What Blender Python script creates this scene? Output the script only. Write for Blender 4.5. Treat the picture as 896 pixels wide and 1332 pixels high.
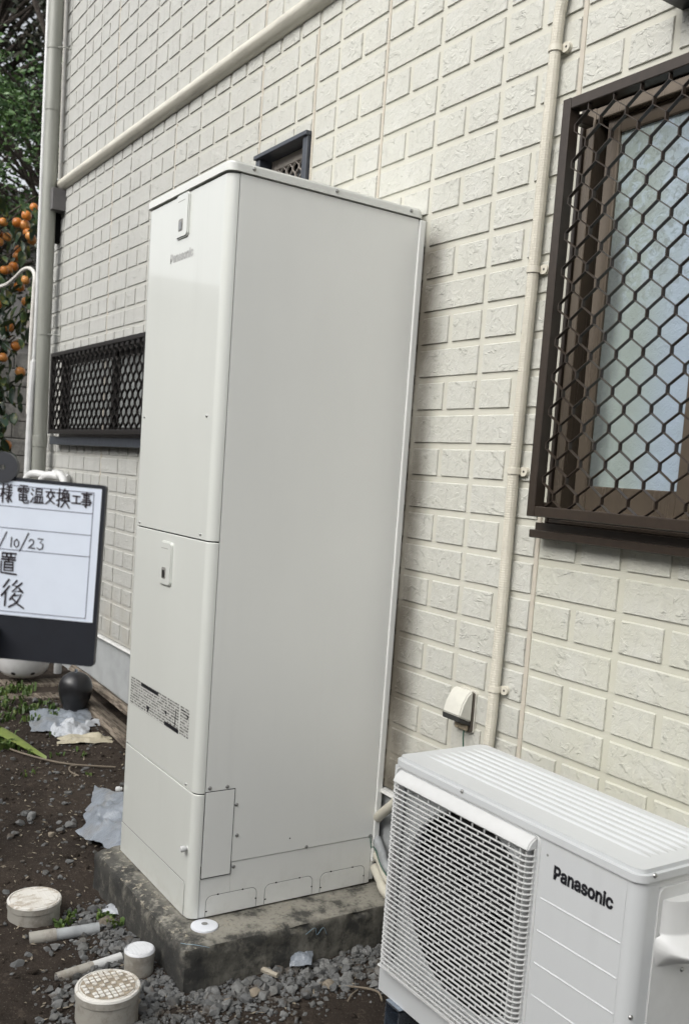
import bpy, bmesh, math, random
from mathutils import Vector, Matrix, noise
random.seed(7)
for o in list(bpy.data.objects): bpy.data.objects.remove(o)
SC = bpy.context.scene; COL = SC.collection
R = math.radians
# ---------------------------------------------------------------- camera
CAMP = Vector((3.07075, -1.83703, 1.35230))
CR = Vector((0.54565667, 0.83503966, 0.070481)); CU = Vector((-0.12350071, -0.00305628, 0.99233978)); CF = Vector((-0.82885848, 0.55018127, -0.10146031))
FPX, PPX, PPY = 1237.954, 4.513, 77.91           # focal length and principal point in pixels of an 896 x 1332 picture
cd = bpy.data.cameras.new('camera'); cam = bpy.data.objects.new('camera', cd); COL.objects.link(cam)
cam.matrix_world = Matrix(((CR.x, CU.x, -CF.x, CAMP.x), (CR.y, CU.y, -CF.y, CAMP.y), (CR.z, CU.z, -CF.z, CAMP.z), (0, 0, 0, 1)))
cd.sensor_fit = 'HORIZONTAL'; cd.sensor_width = 36; cd.lens = 36*FPX/896
cd.shift_x = -PPX/896; cd.shift_y = PPY/896
cd.clip_start = .05; cd.clip_end = 2000
cd.dof.use_dof = True; cd.dof.focus_distance = 2.9; cd.dof.aperture_fstop = 8
SC.camera = cam
# ---------------------------------------------------------------- sky, sun, exposure
SUN_DIR = Vector((0.12, -0.75, 0.66)).normalized()
el = math.asin(SUN_DIR.z); az = math.atan2(SUN_DIR.x, SUN_DIR.y)
W = bpy.data.worlds.new('World'); SC.world = W; W.use_nodes = True
nt = W.node_tree; bg = nt.nodes['Background']
sky = nt.nodes.new('ShaderNodeTexSky'); sky.sky_type = 'NISHITA'; sky.sun_disc = False
sky.sun_elevation = el; sky.sun_rotation = az; sky.dust_density = 4.0; sky.air_density = 1.0
hs = nt.nodes.new('ShaderNodeHueSaturation'); hs.inputs['Saturation'].default_value = .18
nt.links.new(sky.outputs[0], hs.inputs['Color']); nt.links.new(hs.outputs[0], bg.inputs['Color'])
bg.inputs['Strength'].default_value = .15
sl = bpy.data.lights.new('sun', 'SUN'); sun = bpy.data.objects.new('sun', sl); COL.objects.link(sun)
sl.energy = .9; sl.angle = R(60); sl.color = (1, .985, .91)
sun.rotation_euler = (-SUN_DIR).to_track_quat('-Z', 'Y').to_euler(); sun.location = (0, -4, 8)
SC.view_settings.view_transform = 'Standard'; SC.view_settings.look = 'None'; SC.view_settings.gamma = 1
SC.view_settings.use_curve_mapping = False; SC.view_settings.exposure = 0.72
# ---------------------------------------------------------------- helpers
def px(P):
    d = Vector(P)-CAMP; z = d.dot(CF)
    if z < .05: return None
    return (448+PPX+FPX*d.dot(CR)/z, 666+PPY-FPX*d.dot(CU)/z, z)

class MB:
    def __init__(s): s.v = []; s.f = []; s.m = []
    def add(s, vs, fs, mi=0):
        n = len(s.v); s.v += [tuple(v) for v in vs]; s.f += [tuple(i+n for i in f) for f in fs]; s.m += [mi]*len(fs); return s
    def box(s, x0, x1, y0, y1, z0, z1, bev=0, seg=2, edges=None, mi=0):
        if bev <= 0:
            return s.add([(x0,y0,z0),(x1,y0,z0),(x1,y1,z0),(x0,y1,z0),(x0,y0,z1),(x1,y0,z1),(x1,y1,z1),(x0,y1,z1)],
                         [(3,2,1,0),(4,5,6,7),(0,1,5,4),(1,2,6,5),(2,3,7,6),(3,0,4,7)], mi)
        b = bmesh.new(); bmesh.ops.create_cube(b, size=1)
        for v in b.verts: v.co = ((x0+x1)/2+v.co.x*(x1-x0), (y0+y1)/2+v.co.y*(y1-y0), (z0+z1)/2+v.co.z*(z1-z0))
        es = [e for e in b.edges if edges is None or edges(e)]
        bmesh.ops.bevel(b, geom=es, offset=bev, segments=seg, affect='EDGES', profile=.5)
        return s.bm(b, mi)
    def bm(s, b, mi=0):
        b.verts.index_update(); s.add([v.co[:] for v in b.verts], [[v.index for v in f.verts] for f in b.faces], mi); b.free(); return s
    def tube(s, pts, r, n=8, cap=True, mi=0):
        pts = [Vector(p) for p in pts]; rs = r if isinstance(r, (list, tuple)) else [r]*len(pts)
        vs = []; up = None
        for i, p in enumerate(pts):
            t = (pts[min(i+1, len(pts)-1)]-pts[max(i-1, 0)]).normalized()
            if up is None: up = t.orthogonal().normalized()
            up = (up-t*up.dot(t)).normalized(); w = t.cross(up)
            for k in range(n):
                a = 2*math.pi*k/n; vs.append(p+(up*math.cos(a)+w*math.sin(a))*rs[i])
        fs = [(i*n+k, i*n+(k+1) % n, (i+1)*n+(k+1) % n, (i+1)*n+k) for i in range(len(pts)-1) for k in range(n)]
        if cap: fs += [tuple(range(n-1, -1, -1)), tuple(range((len(pts)-1)*n, len(pts)*n))]
        return s.add(vs, fs, mi)
    def lathe(s, prof, c, n=24, axis='z', mi=0):
        vs = []; m = len(prof)
        for k in range(n):
            a = 2*math.pi*k/n; ca, sa = math.cos(a), math.sin(a)
            for r, h in prof:
                q = {'z': (r*ca, r*sa, h), 'y': (r*ca, -h, r*sa), 'x': (h, r*ca, r*sa)}[axis]
                vs.append((c[0]+q[0], c[1]+q[1], c[2]+q[2]))
        fs = [(k*m+i, ((k+1) % n)*m+i, ((k+1) % n)*m+i+1, k*m+i+1) for k in range(n) for i in range(m-1)]
        return s.add(vs, fs, mi)
    def prism(s, poly, a, b, axis='x', mi=0):
        """poly of 2-D points extruded along axis from a to b: x -> (y,z), y -> (x,z), z -> (x,y)"""
        def P(u, v, t): return {'x': (t, u, v), 'y': (u, t, v), 'z': (u, v, t)}[axis]
        n = len(poly); vs = [P(u, v, a) for u, v in poly]+[P(u, v, b) for u, v in poly]
        fs = [tuple(range(n)), tuple(range(2*n-1, n-1, -1))]+[(i, i+n, (i+1) % n+n, (i+1) % n) for i in range(n)]
        return s.add(vs, fs, mi)
    def strip(s, pts, w, nrm, th=0, mi=0):
        """flat ribbon of width w along pts, lying in the plane with normal nrm"""
        pts = [Vector(p) for p in pts]; nrm = Vector(nrm); vs = []
        for i, p in enumerate(pts):
            t = (pts[min(i+1, len(pts)-1)]-pts[max(i-1, 0)]).normalized(); q = t.cross(nrm).normalized()*w/2
            vs += [p-q, p+q]
        return s.add(vs, [(2*i, 2*i+1, 2*i+3, 2*i+2) for i in range(len(pts)-1)], mi)
    def mesh(s, name, mats, smooth=35, recalc=True):
        me = bpy.data.meshes.new(name); me.from_pydata(s.v, [], s.f)
        for m in (mats if isinstance(mats, (list, tuple)) else [mats]): me.materials.append(m)
        if any(s.m): me.polygons.foreach_set('material_index', s.m)
        if recalc:
            b = bmesh.new(); b.from_mesh(me); bmesh.ops.recalc_face_normals(b, faces=b.faces); b.to_mesh(me); b.free()
        if smooth:
            me.polygons.foreach_set('use_smooth', [True]*len(me.polygons)); me.set_sharp_from_angle(angle=R(smooth))
        me.update(); return me
    def build(s, name, mats, parent=None, smooth=35, recalc=True):
        o = wloc(parent); v0 = s.v
        s.v = [(v[0]-o.x, v[1]-o.y, v[2]-o.z) for v in v0]
        ob = link(name, s.mesh(name, mats, smooth, recalc), parent); s.v = v0
        if smooth and recalc and 6 < len(s.f) < 9000: wn(ob)
        return ob
def wn(ob):                                          # flat faces keep flat shading beside their rounded edges
    w = ob.modifiers.new('weighted', 'WEIGHTED_NORMAL'); w.keep_sharp = True; w.weight = 100
def wloc(p):
    o = Vector((0, 0, 0))
    while p is not None: o += p.location; p = p.parent
    return o
def link(name, me, parent=None, at=None):
    ob = bpy.data.objects.new(name, me); COL.objects.link(ob)
    if parent: ob.parent = parent
    if at is not None: ob.location = Vector(at)-wloc(parent)
    return ob
def tag(o, label=None, cat=None, group=None, kind=None):
    if label: o['label'] = label
    if cat: o['category'] = cat
    if group: o['group'] = group
    if kind: o['kind'] = kind
    return o
def thing(name, at, label, cat, group=None):
    o = link(name, None); o.location = at; o.empty_display_size = .05; return tag(o, label, cat, group)
def rrect(x0, x1, z0, z1, r, n=5, corners='abcd'):
    """rounded rectangle outline, corners a=bottom-left b=bottom-right c=top-right d=top-left"""
    out = []
    for k, (cx, cz, a0) in dict(a=(x0+r, z0+r, 180), b=(x1-r, z0+r, 270), c=(x1-r, z1-r, 0), d=(x0+r, z1-r, 90)).items():
        if k in corners: out += [(cx+r*math.cos(R(a0+90*i/n)), cz+r*math.sin(R(a0+90*i/n))) for i in range(n+1)]
        else: out.append(dict(a=(x0, z0), b=(x1, z0), c=(x1, z1), d=(x0, z1))[k])
    return out
def sm(a, b, x):
    t = min(max((x-a)/(b-a), 0), 1); return t*t*(3-2*t)
def nz(x, y, z, s=1): return noise.noise(Vector((x*s, y*s, z*s)))
# ---------------------------------------------------------------- materials
class MT:
    """small wrapper for building a Principled material"""
    def __init__(s, name, col=(.5, .5, .5), rough=.5, metal=0, spec=.5):
        s.m = bpy.data.materials.new(name); s.m.use_nodes = True; s.t = s.m.node_tree
        s.b = s.t.nodes['Principled BSDF']; s.b.inputs['Base Color'].default_value = (*col, 1)
        s.b.inputs['Roughness'].default_value = rough; s.b.inputs['Metallic'].default_value = metal
        s.b.inputs['Specular IOR Level'].default_value = spec; s.col = None; s.c0 = col; s.hgt = None
        s.pos = s.n('ShaderNodeNewGeometry').outputs['Position']
    def n(s, t, **k):
        x = s.t.nodes.new(t)
        for a, b in k.items(): setattr(x, a, b)
        return x
    def l(s, a, b): s.t.links.new(a, b)
    def sc(s, v):                                   # scaled world position
        x = s.n('ShaderNodeVectorMath', operation='MULTIPLY'); s.l(s.pos, x.inputs[0]); x.inputs[1].default_value = v if isinstance(v, tuple) else (v, v, v); return x.outputs[0]
    def noise(s, scale, detail=4, rough=.55, dist=0):
        x = s.n('ShaderNodeTexNoise'); s.l(s.sc(scale), x.inputs['Vector']); x.inputs['Scale'].default_value = 1
        x.inputs['Detail'].default_value = detail; x.inputs['Roughness'].default_value = rough; x.inputs['Distortion'].default_value = dist; return x.outputs['Fac']
    def vor(s, scale, feature='F1'):
        x = s.n('ShaderNodeTexVoronoi', feature=feature); s.l(s.sc(scale), x.inputs['Vector']); x.inputs['Scale'].default_value = 1; return x.outputs['Distance']
    def ramp(s, v, a, b, lo=0, hi=1):
        x = s.n('ShaderNodeMapRange', interpolation_type='SMOOTHSTEP'); s.l(v, x.inputs[0])
        for i, q in enumerate((a, b, lo, hi)): x.inputs[i+1].default_value = q
        return x.outputs[0]
    def mul(s, a, b, op='MULTIPLY'):
        x = s.n('ShaderNodeMath', operation=op)
        for i, q in enumerate((a, b)):
            if isinstance(q, (int, float)): x.inputs[i].default_value = q
            else: s.l(q, x.inputs[i])
        return x.outputs[0]
    def axis(s, k):
        x = s.n('ShaderNodeSeparateXYZ'); s.l(s.pos, x.inputs[0]); return x.outputs[k]
    def mix(s, fac, col, blend='MIX', amt=1):       # layer col over the colour so far where fac
        x = s.n('ShaderNodeMix', data_type='RGBA', blend_type=blend)
        if isinstance(fac, (int, float)): x.inputs[0].default_value = fac
        else: s.l(s.mul(fac, amt) if amt != 1 else fac, x.inputs[0])
        if s.col is None: x.inputs[6].default_value = (*s.c0, 1)
        else: s.l(s.col, x.inputs[6])
        x.inputs[7].default_value = (*col, 1); s.col = x.outputs[2]; s.l(s.col, s.b.inputs['Base Color']); return s
    def bump(s, h, dist, strength=1):
        x = s.n('ShaderNodeBump'); s.l(h, x.inputs['Height']); x.inputs['Distance'].default_value = dist; x.inputs['Strength'].default_value = strength
        if s.hgt: s.l(s.hgt, x.inputs['Normal'])
        s.hgt = x.outputs[0]; s.l(s.hgt, s.b.inputs['Normal']); return s
    def rough(s, v, lo, hi):
        x = s.n('ShaderNodeMapRange'); s.l(v, x.inputs[0]); x.inputs[3].default_value = lo; x.inputs[4].default_value = hi
        s.l(x.outputs[0], s.b.inputs['Roughness']); return s
def plain(name, col, rough=.5, metal=0, var=.12, scale=30, spec=.5, bump=0):
    m = MT(name, col, rough, metal, spec)
    f = m.noise(scale, 5); m.mix(m.ramp(f, .3, .75), tuple(c*(1-var*1.6) for c in col))
    m.rough(f, max(rough-.07, .05), min(rough+.09, 1))
    if bump: m.bump(f, bump)
    return m.m

def siding(name, col, warm, brick):
    m = MT(name, col, .75, 0, .3)
    m.mix(m.mul(m.ramp(m.axis(0), 1.2105, 1.2125), m.ramp(m.axis(2), 1.9, .9)), warm)               # boards right of the joint turn warmer towards the bottom
    m.mix(m.ramp(m.noise((1.3, 1.3, .5), 3), .35, .75), tuple(c*.9 for c in col), amt=.7)
    if brick:
        m.mix(m.ramp(m.noise(70, 4, .7), .55, .72), (.28, .285, .28), amt=.42)                   # grey flecks
        m.mix(m.ramp(m.noise((55, 55, 9), 4, .65), .52, .75), (.36, .35, .33), amt=.4)
        m.mix(m.ramp(m.noise(9, 3), .4, .7), (.545, .545, .515), amt=.35)
    m.mix(m.ramp(m.axis(0), .5, -2.4), (.35, .352, .345), amt=.62)                                # greyer towards the far corner
    streak = m.mul(m.ramp(m.noise((26, 26, 1.1), 4, .6), .5, .8), m.ramp(m.axis(0), 0.0, -2.5, .25, 1))
    m.mix(streak, (.27, .262, .245), amt=.5)                                                        # rain streaks
    # grime beside the old tank, with the tank's soft shadow painted into it
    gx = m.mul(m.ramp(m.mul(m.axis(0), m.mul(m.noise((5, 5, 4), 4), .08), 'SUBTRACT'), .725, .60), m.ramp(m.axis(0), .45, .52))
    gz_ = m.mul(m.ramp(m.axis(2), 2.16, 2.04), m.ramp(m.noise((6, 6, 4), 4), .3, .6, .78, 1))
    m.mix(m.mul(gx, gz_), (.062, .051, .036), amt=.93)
    m.mix(m.mul(m.ramp(m.axis(2), .75, .36), m.ramp(m.noise(6, 4), .35, .65)), (.38, .35, .29), amt=.45)
    if brick:
        h = m.mul(m.ramp(m.noise(38, 5, .62, .6), .42, .60), m.mul(m.noise(120, 4), .5), 'ADD')
        h2 = m.mul(m.ramp(m.noise((22, 22, 30), 3, .5, 1.2), .55, .60), m.ramp(m.noise(16, 2), .45, .6))
        m.bump(h, .0011, .75); m.bump(h2, .0024, .8); m.bump(m.ramp(m.noise(85, 3, .6), .60, .72), .0008, .8)
    else: m.bump(m.noise(240, 4), .0008, .6)
    return m.m
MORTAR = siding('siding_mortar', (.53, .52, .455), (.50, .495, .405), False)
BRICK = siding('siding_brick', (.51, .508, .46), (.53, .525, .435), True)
def enamel(name, col, rough, coat=0, dirt=.0):
    m = MT(name, col, rough, 0, .5); f = m.noise((3, 3, 1.2), 4)
    m.mix(m.ramp(f, .3, .8), tuple(c*.965 for c in col)); m.rough(m.noise((7, 7, 2), 4), rough-.03, rough+.04)
    m.bump(m.noise((4, 4, 1.6), 2), .0016, .5); m.mix(m.mul(m.ramp(m.noise((24, 24, 1.4), 4, .6), .5, .8), m.ramp(m.noise(2.5, 3), .4, .65)), tuple(c*.93 for c in col), amt=.7); m.bump(m.noise(900, 2), .00006, .35)
    if dirt: m.mix(m.mul(m.ramp(m.axis(2), .16, -.0), m.ramp(m.noise(18, 5, .7), .45, .7)), (.42, .4, .35), amt=dirt)
    if coat: m.b.inputs['Coat Weight'].default_value = coat; m.b.inputs['Coat Roughness'].default_value = .06
    return m.m
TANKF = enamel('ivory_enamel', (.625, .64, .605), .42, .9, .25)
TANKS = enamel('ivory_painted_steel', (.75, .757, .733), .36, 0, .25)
LIDM = enamel('ivory_lid', (.67, .68, .65), .3, .2)
ACW = enamel('white_painted_steel', (.525, .54, .548), .36)
ACP = plain('white_plastic', (.56, .565, .56), .38, var=.03)
DARKGAP = plain('dark_gap', (.007, .007, .007), .9, spec=.1)
BLACK = plain('black_plastic', (.012, .012, .014), .4)
STEEL = plain('screw_steel', (.42, .42, .41), .3, 1)
BROWN = plain('brown_aluminium', (.040, .029, .0215), .36, .1, .15, 40)
DKBROWN = plain('dark_brown_aluminium', (.017, .0145, .0135), .4, .1)
TAN = plain('bronze_aluminium', (.16, .128, .096), .25, .45, .1, (30, 30, 3))
NAVY = plain('blue_grey_aluminium', (.048, .055, .068), .4, .1)
GREYF = plain('taupe_frame', (.40, .36, .32), .45)
def glass(name, a, b):
    m = MT(name, a, .14, 0, .6)
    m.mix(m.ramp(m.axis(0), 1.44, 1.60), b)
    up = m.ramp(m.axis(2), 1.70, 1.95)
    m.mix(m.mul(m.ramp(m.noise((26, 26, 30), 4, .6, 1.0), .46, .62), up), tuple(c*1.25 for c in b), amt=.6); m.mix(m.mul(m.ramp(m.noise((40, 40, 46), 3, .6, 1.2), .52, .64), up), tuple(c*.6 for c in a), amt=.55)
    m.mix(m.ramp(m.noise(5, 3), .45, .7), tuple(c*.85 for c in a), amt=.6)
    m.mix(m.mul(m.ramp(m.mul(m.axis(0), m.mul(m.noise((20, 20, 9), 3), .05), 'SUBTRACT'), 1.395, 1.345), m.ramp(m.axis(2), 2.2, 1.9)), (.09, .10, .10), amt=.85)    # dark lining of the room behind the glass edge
    m.bump(m.noise(60, 3, .5, .8), .003, .7); m.bump(m.vor(240), .0012, .5)
    return m.m
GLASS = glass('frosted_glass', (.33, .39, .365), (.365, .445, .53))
GLASS2 = plain('dim_frosted_glass', (.30, .315, .31), .25, var=.15, scale=8)
PVCB = plain('beige_pvc', (.60, .57, .485), .42, var=.06, scale=20)
DOWNP = plain('grey_green_pvc', (.27, .275, .245), .38, var=.14, scale=(30, 30, 3))
WHITEP = plain('white_pvc', (.62, .625, .62), .42, var=.12, scale=15)
GREYP = plain('grey_pvc', (.36, .375, .385), .45, var=.2, scale=25)
def belt_mat():
    m = MT('beige_moulding', (.55, .53, .46), .5); m.mix(m.ramp(m.noise((5, 30, 30), 4, .65), .42, .7), (.36, .34, .3), amt=.6); m.bump(m.noise(60, 4), .001); return m.m
BELT = belt_mat()
def concrete(name, col, dark):
    m = MT(name, col, .85, 0, .25)
    m.mix(m.ramp(m.noise(7, 6, .65), .42, .62), tuple(c*.55 for c in col)); m.mix(m.ramp(m.noise(24, 5, .7), .56, .72), (.36, .32, .245), amt=.6)
    m.mix(m.ramp(m.noise(90, 4), .52, .66), tuple(c*.5 for c in col), amt=.75); m.mix(m.ramp(m.noise(45, 6, .75), .58, .66), (.40, .37, .30), amt=.6)
    if dark:
        m.mix(m.mul(m.ramp(m.axis(2), .0, -.02), m.ramp(m.noise((9, 9, 4), 5, .7), .38, .6, .55, 1)), (.055, .053, .046), amt=.78)
        m.mix(m.mul(m.ramp(m.axis(2), -.02, -.1), m.ramp(m.noise((30, 30, 5), 4, .7), .52, .66)), (.2, .19, .16), amt=.5)
        m.mix(m.ramp(m.noise(7, 7, .75), .50, .60), (.04, .04, .038), amt=.8)
        m.mix(m.mul(m.ramp(m.axis(1), -.655, -.715), m.ramp(m.noise((16, 16, 16), 5, .75), .36, .52)), (.035, .035, .034), amt=.8)
        m.mix(m.mul(m.mul(m.ramp(m.axis(2), -.03, -.002), m.ramp(m.noise(30, 5, .75), .56, .64)), m.ramp(m.axis(1), -.60, -.70)), (.42, .38, .30), amt=.75)
    m.bump(m.noise(60, 6, .7), .003); m.bump(m.noise(300, 3), .0008)
    return m.m
SLAB = concrete('stained_concrete', (.275, .262, .225), True)
FOUND = plain('foundation_mortar', (.37, .385, .39), .85, var=.1, scale=9, spec=.25, bump=.002)
BLOCKM = concrete('concrete_block', (.27, .26, .24), False)
def soil():
    m = MT('soil', (.046, .036, .029), .95, 0, .15)
    m.mix(m.ramp(m.noise(2.2, 5, .6), .4, .65), (.028, .022, .018)); m.mix(m.ramp(m.noise(26, 6, .7), .55, .72), (.105, .083, .066), amt=.7)
    m.mix(m.ramp(m.noise(150, 4, .7), .6, .7), (.17, .145, .12), amt=.65); m.mix(m.ramp(m.vor(70), .16, .1), (.2, .18, .15), amt=.35)
    m.bump(m.noise(30, 8, .7), .012); m.bump(m.noise(160, 5, .7), .004); return m.m
SOIL = soil()
def stone(name, col):
    m = MT(name, col, .85, 0, .3); oi = m.n('ShaderNodeObjectInfo').outputs['Random']
    m.mix(m.ramp(m.noise(40, 5, .65), .4, .65), tuple(c*.62 for c in col)); m.mix(m.ramp(oi, 0, 1), (col[0]*1.35, col[1]*1.33, col[2]*1.28), amt=.5); m.mix(m.ramp(oi, .45, .1), tuple(c*.5 for c in col), amt=.6)
    m.mix(m.ramp(m.noise(14, 3), .55, .7), (.085, .068, .053), amt=.8); m.bump(m.noise(120, 5, .7), .003); return m.m
ST = [stone('grey_stone', (.175, .178, .178)), stone('tan_stone', (.22, .19, .15)), stone('dark_stone', (.13, .13, .127))]
def wood():
    m = MT('weathered_wood', (.23, .195, .155), .9, 0, .2)
    m.mix(m.ramp(m.noise((6, 60, 60), 5, .7), .4, .62), (.055, .043, .034)); m.mix(m.ramp(m.noise((9, 90, 90), 4), .55, .7), (.27, .24, .2), amt=.6)
    m.bump(m.noise((6, 90, 90), 5, .7), .004); return m.m
WOOD = wood()
def film(name, col):
    m = MT(name, col, .32, 0, .6); m.mix(m.ramp(m.noise(9, 5, .65), .5, .7), (.2, .19, .17), amt=.55); m.bump(m.noise(22, 4, .6, .6), .012)
    m.b.inputs['Subsurface Weight'].default_value = 0; return m.m
FILM = film('grey_blue_film', (.225, .25, .285)); FILMW = film('white_film', (.42, .44, .47)); FILMC = film('cream_packaging', (.43, .39, .29))
def cap():
    m = MT('dirty_white_cap', (.66, .64, .6), .55); m.mix(m.ramp(m.noise((34, 15, 20), 6, .7, .8), .50, .60), (.36, .30, .23), amt=.7); m.mix(m.ramp(m.noise(8, 3), .5, .7), (.45, .4, .33), amt=.4); m.bump(m.noise(70, 4), .001); return m.m
CAP = cap(); CAPW = plain('clean_cap', (.66, .67, .69), .45, var=.06, scale=40)
def riser():
    m = MT('muddy_grey_pipe', (.335, .32, .285), .6); m.mix(m.ramp(m.noise(14, 5, .7), .45, .65), (.19, .165, .135), amt=.7); m.bump(m.noise(80, 4), .001); return m.m
RISER = riser()
def leafm(name, a, b, c, rough=.45):
    m = MT(name, a, rough, 0, .5); m.mix(m.ramp(m.noise(1.7, 3), .42, .6), b); m.mix(m.ramp(m.noise(21, 2), .5, .75), c, amt=.8)
    m.b.inputs['Transmission Weight'].default_value = 0; return m.m
LEAFP = leafm('persimmon_leaf', (.045, .075, .03), (.03, .06, .038), (.22, .20, .05), .3)
LEAFD = leafm('dark_foliage', (.028, .042, .02), (.04, .034, .022), (.05, .062, .026))
LEAFG = leafm('green_foliage', (.075, .15, .04), (.04, .095, .03), (.15, .22, .06))
GRASS = leafm('weed_leaf', (.07, .12, .028), (.05, .09, .02), (.14, .17, .04))
BLADE = leafm('yellow_green_leaf', (.17, .22, .05), (.13, .175, .045), (.24, .27, .08))
BARK = plain('bark', (.075, .06, .05), .9, var=.3, bump=.01)
def fruitm():
    m = MT('persimmon_skin', (.62, .21, .035), .3); oi = m.n('ShaderNodeObjectInfo').outputs['Random']
    m.mix(m.ramp(oi, .2, 1), (.72, .33, .10)); m.mix(m.ramp(m.noise(18, 4), .45, .7), (.5, .15, .03), amt=.6); return m.m
FRUIT = fruitm()
TILE = plain('grey_roof_tile', (.16, .165, .17), .5, var=.2)
PLASTER = plain('grey_render', (.26, .25, .24), .9, var=.1, scale=3)
BOARDM = plain('board_plastic', (.019, .021, .028), .42)
POT = plain('black_glossy_plastic', (.016, .016, .018), .3)
GALV = plain('galvanised_steel', (.42, .48, .56), .25, .9, .2, 50)
WIRE = plain('green_wire', (.03, .09, .06), .4)
TWIG = plain('dry_twig', (.2, .165, .125), .8)
INK = plain('black_print', (.012, .012, .016), .45)
GREYINK = plain('grey_print', (.42, .42, .41), .4)
PV=[(959,-10),(949,-12),(939,-13),(923,-11),(907,-4),(895,6),(885,20),(880,37),(878,56),(880,74),(885,91),(895,105),(907,116),(923,122),(939,125),(949,124),(958,122),(967,119),(975,114),(982,109),(988,102),(992,94),(1000,75),(961,65),(957,77),(956,80),(954,82),(952,83),(950,85),(947,86),(944,87),(940,87),(933,86),(928,83),(924,79),(920,73),(918,65),(918,56),(918,47),(920,39),(924,32),(928,28),(933,25),(940,24),(944,25),(947,25),(950,27),(952,28),(954,30),(956,32),(957,35),(962,47),(1000,38),(993,19),(988,10),(982,3),(975,-2),(967,-7),(873,-11),(834,-11),(834,123),(873,123),(870,127),(863,122),(854,120),(845,122),(837,127),(832,134),(830,143),(832,152),(837,160),(845,164),(854,166),(863,164),(870,160),(876,152),(877,143),(876,134),(755,79),(753,74),(752,67),(752,-11),(713,-11),(713,123),(751,123),(752,74),(721,74),(735,105),(746,116),(760,123),(775,125),(788,123),(800,119),(810,111),(818,100),(823,87),(824,72),(824,-11),(785,-11),(785,69),(783,78),(781,83),(776,86),(770,87),(765,86),(760,85),(757,82),(679,-4),(663,-11),(646,-13),(629,-11),(614,-4),(601,6),(592,20),(586,37),(584,56),(586,74),(592,91),(601,105),(614,116),(629,122),(646,125),(663,122),(679,116),(691,105),(701,91),(706,74),(708,56),(706,37),(701,20),(691,6),(634,28),(639,25),(646,25),(653,26),(658,28),(662,33),(666,39),(668,47),(669,56),(668,65),(666,73),(662,79),(658,83),(653,86),(646,87),(639,86),(634,83),(630,79),(627,73),(625,65),(624,56),(625,47),(627,39),(630,32),(558,-8),(545,-12),(531,-13),(518,-12),(506,-9),(495,-4),(487,4),(480,14),(473,36),(511,44),(517,30),(519,27),(524,25),(530,24),(538,25),(543,27),(545,29),(545,31),(545,32),(544,32),(542,34),(536,36),(518,40),(502,45),(490,54),(482,66),(480,81),(481,94),(487,104),(496,113),(506,120),(519,123),(532,125),(545,124),(556,120),(566,115),(573,107),(579,99),(587,78),(550,70),(544,82),(542,85),(538,87),(532,88),(526,87),(522,85),(520,83),(520,82),(520,81),(520,80),(523,78),(530,76),(547,72),(563,67),(575,58),(583,46),(585,32),(584,19),(578,8),(569,-1),(429,-10),(419,-12),(408,-13),(396,-12),(385,-8),(374,-2),(366,7),(361,19),(359,32),(361,43),(365,53),(371,61),(379,66),(387,70),(396,73),(404,74),(413,76),(422,77),(429,78),(433,78),(434,79),(432,77),(432,77),(432,76),(432,80),(431,83),(429,84),(427,86),(424,87),(419,87),(414,87),(410,86),(406,84),(404,82),(402,79),(396,68),(358,80),(369,102),(377,111),(387,117),(397,121),(408,124),(419,125),(426,124),(434,123),(443,120),(452,116),(460,109),(466,100),(470,88),(472,75),(472,-11),(432,-11),(432,5),(448,5),(448,5),(443,0),(437,-6),(404,25),(407,25),(412,24),(419,25),(424,27),(427,30),(430,33),(432,37),(432,42),(432,36),(446,45),(441,44),(436,43),(432,42),(427,41),(415,39),(409,38),(405,37),(402,35),(400,34),(400,33),(399,31),(399,29),(400,28),(401,27),(287,79),(285,74),(284,67),(284,-11),(245,-11),(245,123),(284,123),(284,74),(253,74),(268,105),(279,116),(292,123),(307,125),(320,123),(332,119),(343,111),(350,100),(355,87),(356,72),(356,-11),(317,-11),(317,69),(316,78),(313,83),(309,86),(302,87),(297,86),(293,85),(289,82),(192,-10),(183,-12),(172,-13),(160,-12),(148,-8),(138,-2),(130,7),(124,19),(123,32),(124,43),(128,53),(134,61),(142,66),(151,70),(159,73),(168,74),(176,76),(192,78),(196,78),(197,79),(196,77),(196,77),(196,76),(195,80),(194,83),(193,84),(191,86),(187,87),(182,87),(177,87),(173,86),(170,84),(167,82),(165,79),(160,68),(121,80),(133,102),(141,111),(150,117),(161,121),(171,124),(182,125),(190,124),(198,123),(206,120),(215,116),(223,109),(230,100),(234,88),(235,75),(235,-11),(196,-11),(196,5),(211,5),(211,5),(207,0),(200,-6),(167,25),(170,25),(175,24),(182,25),(187,27),(191,30),(193,33),(195,37),(196,42),(196,36),(209,45),(205,44),(200,43),(195,42),(190,41),(178,39),(173,38),(168,37),(165,35),(163,34),(163,33),(163,31),(163,29),(163,28),(165,27),(40,-11),(0,-11),(0,161),(63,161),(81,160),(96,154),(109,145),(118,132),(123,118),(125,103),(123,88),(118,74),(109,61),(97,52),(81,46),(63,44),(15,44),(15,82),(61,82),(70,83),(76,85),(79,88),(82,92),(84,97),(84,103),(84,109),(82,114),(79,118),(76,120),(70,122),(61,123),(40,123)]
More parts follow.
